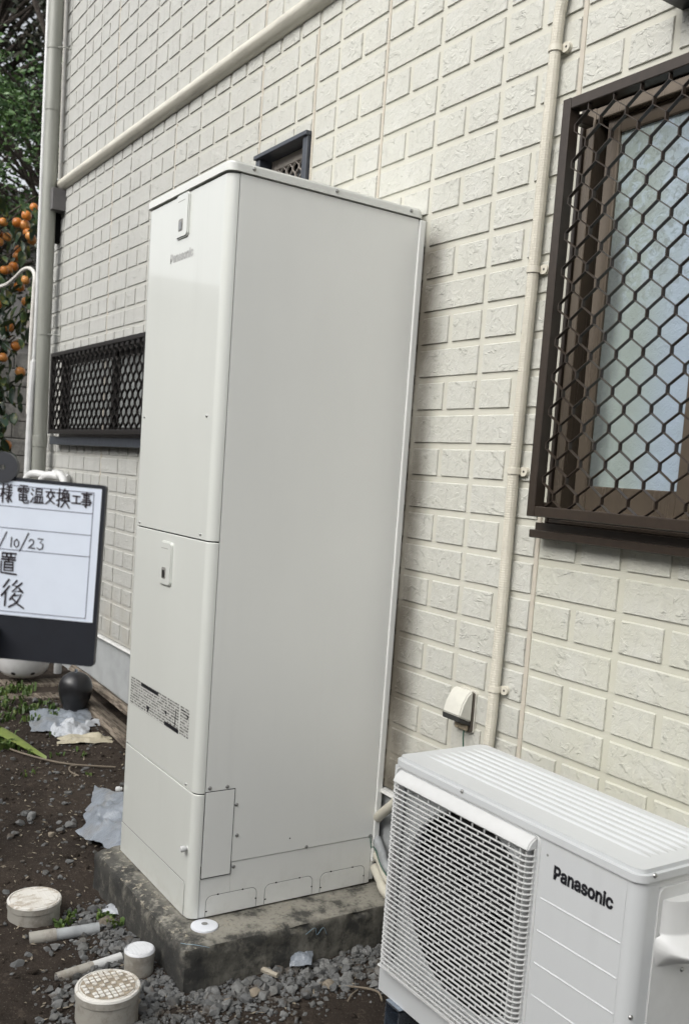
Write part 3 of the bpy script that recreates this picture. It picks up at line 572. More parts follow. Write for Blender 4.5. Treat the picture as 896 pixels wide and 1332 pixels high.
# the access plate sits flush in a cut-out at the front end of the side panel; its seams are real gaps
ap = MB(); ap.box(TW-.004, TW+.0016, YS+.0012, -.5475, .1275, .3915, .0012, 2); ap.build('access_panel', TANKS, tank, 40)
gp = MB(); gp.box(TW-.004, TW+.0005, YS+.0003, -.5455, .125, .394); gp.build('access_seam', DARKGAP, tank, 0)
bk = MB(); bk.box(TW-.006, TW+.006, TY1-.003, TY1+.020, .075, LB-.004, .004, 3); bk.box(TW-.03, TW-.004, TY1-.003, TY1+.014, .01, .08, .003, 2); bk.box(-.004, TW-.006, TY1+.002, TY1+.018, .03, LB-.004); bk.build('rear_panel', TANKS, tank, 40)
def outline(pts, w, h, nrm, axisf):
    pass
def ridge(m, path, r, n=6): m.tube(path, r, n)
kx = TW-.0025
for a, b_ in ((-.622, -.449), (-.422, -.247), (-.219, -.045)):
    m = MB(); rr_ = rrect(a, b_, .014, .068, .02, 4, 'cd'); poly = [(y, z) for y, z in rr_]
    m.prism([(y, z) for y, z in rrect(a, b_, .004, .068, .02, 4, 'cd')], kx-.002, kx+.0002, 'x', 1)
    m.prism([(y, z) for y, z in rrect(a+.0022, b_-.0022, .004, .0658, .0180, 4, 'cd')], kx-.002, kx+.0011, 'x', 0)
    for y_, z_ in ((a+.004, .02), (a+.04, .0675), (b_-.05, .0675), (b_-.003, .03)): m.box(kx, kx+.0014, y_-.0025, y_+.0025, z_-.002, z_+.002, mi=2)
    m.build('knockout_plate', [TANKS, plain('seam_grey', (.22, .22, .21), .6) if 'seam_grey' not in bpy.data.materials else bpy.data.materials['seam_grey'], DARKGAP], skirt, 40)
SEAM = bpy.data.materials['seam_grey']
m = MB(); m.prism(rrect(.022, .562, .004, .1085, .016, 4, 'c'), TY0+.002, TY0-.0002, 'y', 1); m.prism(rrect(.0245, .5592, .004, .1057, .0135, 4, 'c'), TY0+.002, TY0-.0014, 'y', 0)
m.build('kick_plate', [TANKF, SEAM], low, 40)
def screw(parent, at, axis, r=.0055, mat=None):
    m = MB(); s = -1 if axis == 'y' else 1
    prof = [(0, .0034), (r*.6, .003), (r, .0012), (r, -.001)]
    m.lathe(prof, at, 10, axis); m.box(*{'y': (at[0]-.003, at[0]+.003, at[1]-.0038, at[1]-.003, at[2]-.0006, at[2]+.0006), 'x': (at[0]+.003, at[0]+.0038, at[1]-.003, at[1]+.003, at[2]-.0006, at[2]+.0006)}[axis])
    return m.build('screw', mat or STEEL, parent, 50)
for x, z in ((.05, 1.493), (.535, 1.491), (.055, 1.147), (.537, 1.150)): screw(up, (x, TY0, z), 'y', .0045)
for x, z in ((.039, .393), (.531, .400)): screw(mid, (x, TY0, z), 'y', .0045)
for y, z in ((-.630, .404), (-.573, .402), (-.539, .342), (-.531, .245), (-.034, .166), (-.281, .168)): screw(sidep, (TW, y, z), 'x', .006)
screw(skirt, (TW-.0025, -.535, .146), 'x', .006)
m = MB(); m.lathe([(0, .0006), (.0025, .0006), (.0025, -.001)], (TW, -.344, .206), 8, 'x'); m.build('drain_hole', BLACK, sidep, 0)
for y in (-.606, -.334, -.062): screw(lid, (TW+.007, y, LB+.014), 'x', .0058)
for x, z in ((.006, .217), (.561, .213)):
    m = MB(); m.lathe([(0, .021), (.007, .021), (.0095, .018), (.0095, .008), (.006, .006), (.006, 0)], (x, TY0, z), 14, 'y'); m.build('knob', ACP, low, 50)
def latch(panel, x0, x1, z0, z1):
    m = MB(); r = .014
    for k, (d, y) in enumerate(((0, 0), (.0025, -.006), (.006, -.008))): pass
    m.prism(rrect(x0, x1, z0, z1, r, 5), TY0+.001, TY0-.004, 'y'); m.prism(rrect(x0+.0035, x1-.0035, z0+.0035, z1-.0035, r-.003, 5), TY0-.004, TY0-.0075, 'y')
    o = m.build('latch_cover', TANKF, panel, 30)
    xc = (x0+x1)/2-.004; m = MB(); m.prism(rrect(xc-.0165, xc+.0165, z0+.020, z0+.056, .006, 4), TY0-.0074, TY0-.0079, 'y'); m.prism([(xc-.026, z1-.0225), (xc+.026, z1-.0225), (xc+.026, z1-.0205), (xc-.026, z1-.0205)], TY0-.0074, TY0-.0079, 'y')
    m.build('latch_recess', plain('latch_shadow', (.27, .265, .25), .6) if 'latch_shadow' not in bpy.data.materials else bpy.data.materials['latch_shadow'], panel, 0)
    m = MB(); m.prism(rrect(xc-.010, xc+.010, z0+.024, z0+.048, .005, 4), TY0-.0078, TY0-.0095, 'y'); m.build('latch_button', STEEL, panel, 40)
latch(up, .247, .339, 2.026, LB-.004); latch(mid, .253, .345, .969, 1.106)
def lettering(parent, x0, z0, width, hs, y, mat, name='logo'):
    m = MB(); s = width/1000; n = len(PV)
    m.v = [(x0+a*s, y, z0+b*s*hs) for a, b in PV]+[(x0+a*s, y+.0007, z0+b*s*hs) for a, b in PV]
    m.f = [tuple(f) for f in PF]; m.m = [0]*len(m.f)
    return m.build(name, mat, parent, 0)
lettering(up, .205, 1.964, .174, .92, TY0-.0006, GREYINK)
# printed notice on the middle panel
lb = MT('printed_notice', (.50, .505, .48), .4)
tx = lb.mul(lb.ramp(lb.noise((120, 120, 70), 4, .75), .43, .52), lb.ramp(lb.mul(lb.mul(lb.axis(2), 690), 0, 'SINE'), -.7, .1))
lb.mix(tx, (.045, .045, .04), amt=.85); lb = lb.m
m = MB(); y = TY0-.0005
def q4(m, x0, x1, z0, z1, y, mi=0): m.add([(x0, y, z0), (x1, y, z0), (x1, y, z1), (x0, y, z1)], [(0, 1, 2, 3)], mi)
q4(m, .045, .452, .532, .624, y)
for a, b_, c, d in ((.138, .285, .611, .6225), (.346, .455, .534, .5465)): q4(m, a, b_, c, d, y-.0004, 1)
m.add([(.190, y-.0004, .558), (.222, y-.0004, .558), (.206, y-.0004, .538)], [(0, 1, 2)], 1)
for a, b_, c, d in ((.345, .36, .570, .580), (.425, .4305, .55, .60)): q4(m, a, b_, c, d, y-.0004, 1)
m.build('warning_notice', [lb, INK], mid, 0)
m = MB(); q4(m, .464, .528, .537, .624, y)
for a, b_, c, d in ((.470, .505, .612, .6155), (.474, .519, .604, .6065), (.515, .522, .595, .606)): q4(m, a, b_, c, d, y-.0004, 1)
m.build('rating_label', [lb, INK], mid, 0)
# ---------------------------------------------------------------- outdoor air conditioning unit
AX0, AX1, AY0, AY1, AZ0, AZ1 = 1.189, 1.968, -.401, -.108, .025, .654
ac = thing('outdoor_unit', (1.58, -.25, -.13), 'white outdoor air conditioning unit with slatted fan grille and ribbed top', 'air conditioner')
LZ = .630
vert = lambda e: abs(e.verts[0].co.z-e.verts[1].co.z) > .01
FX, FZ, FR = 1.462, .346, .236
# front sheet with the round fan opening
def plate_hole(x0, x1, z0, z1, y, cx, cz, r, n=64):
    m = MB(); vs = []
    angs = sorted(set([2*math.pi*k/n for k in range(n)]+[math.atan2(b-cz, a-cx) % (2*math.pi) for a in (x0, x1) for b in (z0, z1)]))
    for a in angs:
        c, s = math.cos(a), math.sin(a); t = min(((x1-cx)/c if c > 1e-9 else (x0-cx)/c if c < -1e-9 else 9), ((z1-cz)/s if s > 1e-9 else (z0-cz)/s if s < -1e-9 else 9))
        vs += [(cx+c*r, y, cz+s*r), (cx+c*t, y, cz+s*t), (cx+c*(r-.004), y+.012, cz+s*(r-.004))]
    k = len(angs); fs = []
    for i in range(k):
        a, b = 3*i, 3*((i+1) % k); fs += [(a, a+1, b+1, b), (a, b, b+2, a+2)]
    return m.add(vs, fs)
m = plate_hole(AX0+.012, 1.712, AZ0+.08, .612, AY0+.028, FX, FZ, FR); m.build('fan_shroud', ACW, ac, 40)
m = MB()
def ring_plate():
    # flat front left of and around the grille opening
    x0, x1, z0, z1 = AX0+.020, 1.700, .112, .606
    m.box(AX0, x0, AY0, AY0+.02, AZ0, LZ-.002); m.box(x1, AX1-.03, AY0, AY0+.02, AZ0, LZ-.002); m.box(x0, x1, AY0, AY0+.02, AZ0, z0); m.box(x0, x1, AY0, AY0+.02, z1, LZ-.002)
ring_plate()
pr = [(AX1-.03, AY0+.001)]+[(AX1-.03+.03*math.sin(R(a)), AY0+.03-.03*math.cos(R(a))) for a in range(10, 91, 10)]+[(AX1, AY0+.056), (AX1-.03, AY0+.056)]
m.prism([(x, y) for x, y in pr], AZ0, LZ-.002, 'z')
front = m.build('front_panel', ACW, ac, 40)
m = MB(); m.box(AX0+.002, AX0+.012, AY0+.021, AY1, AZ0, LZ-.002); m.box(AX0+.01, AX1-.05, AY1-.008, AY1, AZ0, LZ-.002); m.box(AX0+.01, AX1-.004, AY0+.022, AY1-.009, AZ0, AZ0+.006); m.build('casing', ACW, ac, 40)
m = MB(); m.box(AX0+.014, AX1-.05, AY0+.11, AY1-.012, AZ0+.01, LZ-.01); m.lathe([(0, -.085), (FR+.02, -.085)], (FX, AY0, FZ), 40, 'y'); m.build('heat_exchanger', BLACK, ac, 0)
# fan
m = MB(); m.lathe([(0, -.044), (.02, -.045), (.045, -.050), (.05, -.08)], (FX, AY0, FZ), 20, 'y')
for k in range(3):
    a0 = R(120*k+20); vs = []
    for i in range(9):
        a = a0+R(85)*i/8
        for j in range(4):
            r = .048+(.225-.048)*j/3; rr_ = r if j else .048; w = 1-.25*abs(i-4)/4*(j/3)
            vs.append((FX+rr_*w*math.cos(a), AY0+.052+.018*i/8, FZ+rr_*w*math.sin(a)))
    m.add(vs, [(i*4+j, i*4+j+1, (i+1)*4+j+1, (i+1)*4+j) for i in range(8) for j in range(3)])
m.build('fan', plain('dark_fan', (.012, .012, .014), .5), ac, 50)
# lid
m = MB(); m.box(AX0-.004, AX1+.004, AY0-.005, AY1+.006, LZ, AZ1, .028, 6, vert)
b = bmesh.new(); b.from_mesh(m.mesh('t', [], 0))
bmesh.ops.bevel(b, geom=[e for e in b.edges if all(v.co.z > AZ1-1e-4 for v in e.verts) and abs(e.calc_face_angle(0)) > .5], offset=.009, segments=4, affect='EDGES')
aclid = MB().bm(b)
for k in range(8):
    y = AY0+.075+k*.0262; prof = []
    n = 26; sec = [(-.0085, -.0006), (-.006, .0012), (-.003, .0030), (0, .0036), (.003, .0030), (.006, .0012), (.0085, -.0006)]
    vs = []
    for i in range(n):
        t = i/(n-1); x = AX0+.022+(AX1-AX0-.060)*t; f = sm(0, .07, t)*sm(1, .96, t)
        vs += [(x, y+a, AZ1-.0006+(b_+.0006)*f) for a, b_ in sec]
    aclid.add(vs, [(i*7+j, i*7+j+1, (i+1)*7+j+1, (i+1)*7+j) for i in range(n-1) for j in range(6)])
aclid = aclid.build('top_lid', ACW, ac, 60)
screw(aclid, (1.455, AY0-.005, .6435), 'y', .005); screw(aclid, (AX1+.004, -.367, .643), 'x', .005)
screw(front, (1.218, AY0, .098), 'y', .005); screw(front, (AX1-.0035, -.3845, .361), 'x', .005)
m = MB(); m.lathe([(0, .0005), (.003, .0005), (.003, -.001)], (1.731, AY0, .596), 8, 'y'); m.build('pin_hole', SEAM, front, 0)
# slatted grille
gx0, gx1, gyb, gyf = 1.204, 1.703, AY0+.002, AY0-.026
def slat_path():
    L = [(gx0, gyb)]
    for a in range(0, 91, 18): L.append((gx0+.0015+.026*(1-math.cos(R(a))), AY0-.004-.022*math.sin(R(a))))
    for t in (.2, .4, .6, .8): L.append((gx0+.0275+(gx1-gx0-.053)*t, gyf))
    for a in range(90, -1, -18): L.append((gx1-.0015-.024*(1-math.cos(R(a))), AY0-.004-.022*math.sin(R(a))))
    L.append((gx1, gyb)); return L
SP = slat_path(); m = MB(); n = len(SP); h = .00135
for i, (x, y) in enumerate(SP):
    a, b_ = Vector(SP[max(i-1, 0)]), Vector(SP[min(i+1, n-1)]); t = (b_-a).normalized(); nn = Vector((t.y, -t.x))
    for d, z in ((0, -h*.6), (0, h*.6), (-.0045, h), (-.0045, -h)): m.v.append((x+nn.x*d, y+nn.y*d, z))
for i in range(n-1):
    for k in range(4): m.f.append((i*4+k, i*4+(k+1) % 4, (i+1)*4+(k+1) % 4, (i+1)*4+k))
m.m = [0]*len(m.f); sme = m.mesh('grille_slat', ACP, 30)
grille = MB(); grille.prism([(gyb, .622), (AY0-.006, .6215), (AY0-.020, .612), (AY0-.0265, .5985), (AY0-.0265, .5945), (gyb, .5945)], gx0+.012, gx1-.004)
b = bmesh.new(); b.from_mesh(grille.mesh('t', [], 0)); bmesh.ops.bevel(b, geom=[e for e in b.edges if e.calc_face_angle(0) > .6], offset=.003, segments=2, affect='EDGES'); grille = MB().bm(b)
grille.box(gx0+.004, gx1-.003, AY0-.024, gyb, .1045, .1095, .0015, 1)
for x, y in ((gx0+.0035, AY0-.004), (gx0+.016, AY0-.012), (gx1-.004, AY0-.006), (gx1-.020, AY0-.014), (gx1-.034, AY0-.018)): grille.box(x-.0018, x+.0018, y, gyb+.008, .108, .598)
fr = rrect(gx0-.006, gx1+.006, .101, .6275, .02, 5)
for i in range(len(fr)):
    a, b_ = fr[i], fr[(i+1) % len(fr)]; grille.tube([(a[0], AY0-.0003, a[1]), (b_[0], AY0-.0003, b_[1])], .0022, 6)
grille = grille.build('fan_grille', ACP, ac, 35)
SPZ = .01205; rib = MB(); NS = 40
for i in range(NS):
    z = .5942-(i+1)*SPZ
    link('grille_slat', sme, grille, (0, 0, z)).location = Vector((0, 0, z))-wloc(grille)
for i in range(NS+1):
    zt = .5942-i*SPZ-.0015; zb = zt-SPZ+.003
    for k in range(11):
        x = gx0+.033+(k+.5*(i % 2))*.0402
        if x < gx1-.04: rib.box(x-.0008, x+.0008, gyf+.0025, gyf+.006, zb, zt)
tag(rib.build('grille_ties', ACP, grille, 0), kind='stuff')
# raised lines, maker's name
for k in range(7):
    z = .500-k*.0714; m = MB(); m.prism([(AY0+.001, z+.0024), (AY0-.0012, z+.0006), (AY0-.0016, z-.001), (AY0-.0004, z-.0024), (AY0+.001, z-.0024)], 1.722, 1.936)
    m.build('raised_line', ACW, front, 40)
lettering(front, 1.7525, .5555, .1585, 1.10, AY0-.0008, INK)
# service cover with hand hold on the right end
cy0, cy1 = -.345, AY1-.002
m = MB(); m.box(AX1-.04, AX1-.002, AY0+.056, AY1, AZ0, .05); m.box(AX1-.04, AX1-.002, AY0+.0545, cy0+.001, AZ0, LZ-.002)
m.prism([(y, z) for y, z in rrect(cy0, cy1, .06, .508, .015, 4, 'ab')], AX1-.03, AX1+.003, 'x')
m.prism([(y, z) for y, z in rrect(cy0, cy1, .588, .612, .015, 4, 'cd')], AX1-.03, AX1+.003, 'x')
m.box(AX1-.03, AX1-.0015, cy0, AY1, .6125, LZ-.002)
m.box(AX1-.03, AX1+.003, cy0, cy0+.012, .508, .588)
m.box(AX1-.03, AX1+.0015, cy0+.012, cy0+.142, .508, .588)
m.box(AX1-.03, AX1+.003, cy0+.142, cy1, .508, .588)
cover = m.build('service_cover', ACP, ac, 40)
m = MB(); vs = []; N = 20; nr = 9
for i in range(N+1):
    t = i/N; yy = cy0+.010+t*.15; o = .030*math.sin(math.pi*t)**.6; fl = .042*math.sin(math.pi*min(t*1.08, 1))**.55; wy = (t-.5)*.02
    for oo, zz in ((0, .588), (o, .588), (o, .524), (o+.004, .519), (o+fl*.55, .512), (o+fl, .498), (o+fl, .492), (o+fl*.5, .482), (0, .455)): vs.append((AX1+.002+oo, yy+(wy if zz < .515 else 0), zz-(.010*math.sin(math.pi*t) if zz < .515 else 0)))
m.add(vs, [(i*nr+k, i*nr+k+1, (i+1)*nr+k+1, (i+1)*nr+k) for i in range(N) for k in range(nr-1)]); m.build('hand_hold', ACP, cover, 50)
for y, z in ((-.252, .429),): screw(cover, (AX1+.003, y, z), 'x', .005)
for x in (1.27, 1.85):
    m = MB(); m.box(x-.035, x+.035, AY0-.025, AY1+.03, -.132, -.075, .006, 2); m.build('base_block', plain('grey_base_block', (.2, .2, .2), .7) if 'grey_base_block' not in bpy.data.materials else bpy.data.materials['grey_base_block'], ac)
    m = MB(); m.box(x-.03, x+.03, AY0-.012, AY1+.02, -.075, -.071, .001, 1); m.box(x-.03, x-.026, AY0-.012, AY1+.02, -.071, .022); m.box(x+.026, x+.03, AY0-.012, AY1+.02, -.071, .022); m.box(x-.03, x+.03, AY0-.012, AY1+.02, .019, .0245)
    m.lathe([(0, .02), (.006, .02), (.006, 0), (.011, 0), (.011, -.004)], (x, AY0-.0, -.067), 10); m.build('mounting_foot', GALV, ac, 30)
# ---------------------------------------------------------------- conduit, outlet, pipes on the wall
cz = [.60, .70, .784, 1.0, 1.394, 1.7, 1.932, 2.2, 2.495, 2.58, 2.64, 2.70, 2.78, 3.0]
cx = [1.114, 1.118, 1.119, 1.121, 1.120, 1.124, 1.128, 1.132, 1.137, 1.141, 1.152, 1.172, 1.21, 1.33]
def interp(xs, ys, x):
    for a, b, c, d in zip(xs, xs[1:], ys, ys[1:]):
        if x <= b: t = (x-a)/(b-a); return c+(d-c)*t
    return ys[-1]
cond = thing('conduit', (1.114, -.02, .6), 'beige corrugated conduit clipped upright to the brick wall beside the barred window', 'conduit')
pts, rad = [], []
z = .45
while z < 3.0:
    for k, r in ((0, .0157), (.0028, .0157), (.0037, .01525), (.0055, .01525)): pts.append((interp(cz, cx, z+k), -.021, z+k)); rad.append(r)
    z += .0067
MB().tube(pts, rad, 12).build('corrugated_pipe', PVCB, cond, 25)
for z in (.784, 1.394, 1.932, 2.495):
    x = interp(cz, cx, z); m = MB()
    m.lathe([(.0172, -.009), (.0192, -.008), (.0192, .008), (.0172, .009)], (x, -.0205, z), 18)
    ear = rrect(x+.012, x+.041, z-.0125, z+.0125, .0124, 5); m.prism(ear, -.012, .001, 'y')
    c = m.build('pipe_clip', PVCB, cond, 40); m = MB(); m.lathe([(0, .0125), (.0032, .0125)], (x+.029, 0, z), 10, 'y'); m.build('screw_hole', DARKGAP, c, 0)
ob = thing('outlet_box', (.985, 0, .70), 'small ivory weatherproof outlet box with dark flap on brick wall behind the outdoor unit', 'outlet')
m = MB(); m.prism(rrect(.950, 1.030, .628, .752, .008, 4), -.006, .008, 'y'); m.build('gasket_plate', plain('ivory_gasket', (.6, .58, .52), .5), ob, 30)
m = MB(); m.prism(rrect(.953, 1.026, .630, .748, .006, 4), -.014, -.006, 'y'); m.build('mounting_plate', plain('brown_plate', (.09, .075, .06), .6), ob, 30)
m = MB(); m.prism([(-.014, .752), (-.022, .755), (-.036, .742), (-.052, .715), (-.060, .687), (-.061, .680), (-.014, .660)], .949, 1.027)
b = bmesh.new(); b.from_mesh(m.mesh('t', [], 0)); bmesh.ops.bevel(b, geom=[e for e in b.edges if e.calc_face_angle(0) > .9], offset=.004, segments=3, affect='EDGES'); MB().bm(b).build('hood', plain('ivory_plastic', (.60, .59, .53), .4, var=.06), ob, 40)
m = MB(); m.prism([(-.0605, .680), (-.059, .664), (-.045, .660), (-.018, .652), (-.018, .660), (-.05, .672)], .9495, 1.0265); m.build('flap', plain('dark_flap', (.03, .03, .028), .45), ob, 30)
m = MB(); m.box(.965, 1.018, -.026, -.014, .634, .652, .003, 1); m.lathe([(0, .030), (.004, .030), (.004, .02)], (.985, 0, .642), 8, 'y'); m.build('terminal', plain('tan_terminal', (.42, .35, .25), .5), ob, 30)
m = MB(); m.tube([(1.004, -.02, .636), (1.006, -.022, .61), (1.012, -.02, .56), (1.02, -.018, .45), (1.03, -.02, .3)], .0024, 6); m.build('earth_wire', WIRE, ob)
# ---- down pipe and conduit at the far corner of the house
dp = thing('downpipe', (-3.35, -.085, -.01), 'grey green rain downpipe standing at the far corner of the house', 'downpipe')
m = MB(); m.tube([(-3.35, -.085, -.1), (-3.35, -.085, 1.42)], .047, 20, False); m.tube([(-3.35, -.083, 1.43), (-3.35, -.079, 5.3)], .0455, 20, False); m.build('pipe', DOWNP, dp, 50)
m = MB(); m.lathe([(.0475, -.04), (.050, -.038), (.050, .03), (.0475, .034)], (-3.35, -.084, 1.43), 20); m.build('coupling', DOWNP, dp, 50)
m = MB(); m.lathe([(.048, -.03), (.0495, -.028), (.0495, .028), (.047, .03)], (-3.35, -.081, 3.55), 20); m.build('coupling', DOWNP, dp, 50)
for z in (2.12, 3.9):
    m = MB(); m.lathe([(.0475, -.006), (.0485, -.006), (.0485, .006), (.0475, .006)], (-3.35, -.082, z), 20); m.tube([(-3.303, -.07, z), (-3.27, -.03, z), (-3.262, .004, z-.01)], .004, 6); m.tube([(-3.262, .004, z-.03), (-3.262, -.004, z+.06)], .005, 6); m.build('pipe_bracket', DOWNP, dp, 40)
bxx = thing('junction_box', (-3.36, -.05, 2.98), 'small dark grey box beneath the end of the belt moulding by the downpipe', 'junction box')
m = MB(); m.box(-3.40, -3.255, -.085, .008, 2.90, 3.035, .005, 2); m.build('casing', plain('grey_box', (.11, .105, .105), .5), bxx); m = MB(); m.box(-3.41, -3.35, -.06, .008, 2.72, 2.9); m.build('shadow_gap', DARKGAP, bxx, 0)  # black block stands in for the shadowed gap under the box
wc = [(-3.36, -.150, -.02), (-3.36, -.158, .6), (-3.36, -.156, 1.05), (-3.36, -.153, 1.3), (-3.36, -.147, 1.7), (-3.36, -.136, 2.0), (-3.36, -.131, 2.4), (-3.36, -.130, 2.8), (-3.36, -.128, 3.4), (-3.36, -.126, 4.2), (-3.36, -.126, 5.3)]
def smooth_path(P, n):
    P = [Vector(p) for p in P]; out = []
    for i in range(len(P)-1):
        p0, p1, p2, p3 = P[max(i-1, 0)], P[i], P[i+1], P[min(i+2, len(P)-1)]
        for k in range(n):
            t = k/n; out.append(.5*((2*p1)+(p2-p0)*t+(2*p0-5*p1+4*p2-p3)*t*t+(3*p1-p0-3*p2+p3)*t*t*t))
    return out+[P[-1]]
L = smooth_path(wc, 40)
tag(MB().tube(L, [.0205 if p.z < 1.95 else .0135 for p in L], 10).build('white_conduit', WHITEP, None, 30), 'white conduit wrapped in tape running up the outer side of the downpipe', 'conduit')
tag(MB().tube(smooth_path([(-3.37, -.16, 1.6), (-3.37, -.158, 2.1), (-3.372, -.150, 2.40), (-3.40, -.143, 2.50), (-3.56, -.13, 2.562), (-3.78, -.12, 2.585), (-4.0, -.12, 2.56), (-4.3, -.12, 2.545), (-4.9, -.12, 2.60), (-6, -.1, 2.75), (-8.5, 0, 3.2)], 8), .0125, 8).build('overhead_cable', plain('white_cable', (.62, .6, .56), .5), None, 40), 'thick white cable arching away from the downpipe into the persimmon tree', 'cable')
ew = thing('water_pipes', (-3.1, -.1, 0), 'white taped water pipes bending over behind the whiteboard below the downpipe', 'pipes')
m = MB()
for (x, y) in ((-3.30, -.175), (-3.08, -.14)):
    m = MB(); m.tube(smooth_path([(x, y, -.01), (x, y, .8), (x, y, 1.13), (x+.02, y+.01, 1.19), (x+.07, y+.03, 1.215), (x+.15, y+.075, 1.21), (x+.2, y+.115, 1.205)], 6), .026, 12); o_ = m.build('pipe', WHITEP, ew, 50)
    m = MB(); m.lathe([(.0265, -.012), (.0295, -.011), (.0295, .011), (.0265, .012)], (x, y, 1.11), 14); m.build('collar', WHITEP, o_, 50)
m = MB(); m.tube(smooth_path([(-2.78, -.075, 1.0), (-2.78, -.075, 1.12), (-2.82, -.075, 1.195), (-2.92, -.07, 1.225), (-3.06, -.06, 1.23), (-3.12, .0, 1.23)], 6), .024, 12); m.build('pipe', WHITEP, ew, 50)
m = MB(); m.tube([(-2.78, -.075, 1.0), (-2.78, -.075, -.01)], .024, 12); m.build('pipe', WHITEP, ew, 50)
# ---- pipes and earth wire between the tank and the outdoor unit
pg = thing('drain_pipes', (.78, -.12, 0), 'beige insulated pipes emerging behind the tank beside the outdoor unit', 'pipes')
for P, r, mt in (([(.60, -.008, .225), (.64, -.022, .255), (.705, -.035, .305), (.82, -.05, .40), (.98, -.05, .47)], .0165, PVCB), ([(.60, -.006, .15), (.66, -.028, .132), (.75, -.05, .10), (1.1, -.06, .06)], .015, GREYP), ([(.60, -.004, .10), (.66, -.022, .09), (.75, -.045, .065), (1.1, -.06, .03)], .014, PVCB), ([(.60, -.002, .05), (.66, -.02, .035), (.75, -.045, .022), (1.1, -.06, .0)], .019, PVCB)):
    MB().tube(smooth_path(P, 6), r, 12).build('pipe', mt, pg, 50)
MB().tube(smooth_path([(.602, -.034, .16), (.618, -.04, .135), (.64, -.048, .145), (.68, -.065, .15), (.74, -.075, .11), (.85, -.08, .08)], 6), .0022, 6).build('earth_wire', WIRE, pg)
# ---------------------------------------------------------------- white site board on its stand
BR, BU = Vector((.5567, .8275, -.022)).normalized(), None
BN = Vector((.8285, -.5560, .02)); BU = BN.cross(BR).normalized(); BN = BR.cross(BU).normalized()
BO = Vector((1.459, -1.458, 1.3105))                      # point on the board's top edge, half way along
def bp_(u, v, d=0): return BO+BR*u-BU*v+BN*d             # u to the right, v down, d towards the viewer
board = thing('site_board', (1.44, -1.5, -.13), 'black framed white board with handwritten job notes on a black stand at left edge', 'sign board')
def bbox(m, u0, u1, v0, v1, d0, d1, mi=0):
    P = [bp_(u, v, d) for d in (d0, d1) for v in (v0, v1) for u in (u0, u1)]
    return m.add(P, [(0, 1, 3, 2), (4, 6, 7, 5), (0, 4, 5, 1), (2, 3, 7, 6), (0, 2, 6, 4), (1, 5, 7, 3)], mi)
m = MB(); poly = rrect(-.174, .174, -.3, 0, .006, 4); n = len(poly)
m.add([bp_(u, -v, -.012) for u, v in poly]+[bp_(u, -v, 0) for u, v in poly], [tuple(range(n)), tuple(range(2*n-1, n-1, -1))]+[(i, (i+1) % n, (i+1) % n+n, i+n) for i in range(n)])
m.build('board', BOARDM, board, 30)
m = MB(); bbox(m, -.167, .1675, .0065, .2265, -.001, .0012); m.build('writing_sheet', plain('white_sheet', (.74, .80, .90), .22, var=.02), board, 0)
sheet = board.children[-1]
LW_ = .0011
def seg(m, P, w, d=.0016): m.strip([bp_(u, v, d) for u, v in P], w, BN)
m = MB(); U0, U1 = -.156, .1553
for P in ([(U0, .0135), (U1, .0135)], [(U1, .0135), (U1, .2205)], [(U0, .0135), (U0, .2205)], [(U0, .2205), (U1, .2205)], [(U0, .0478), (U1, .0478)], [(U0, .0832), (U1, .0832)], [(U0, .1185), (U1, .1185)], [(-.1, .0135), (-.1, .2205)]): seg(m, P, LW_)
m.build('printed_table', plain('table_line', (.10, .10, .16), .4), sheet, 0)
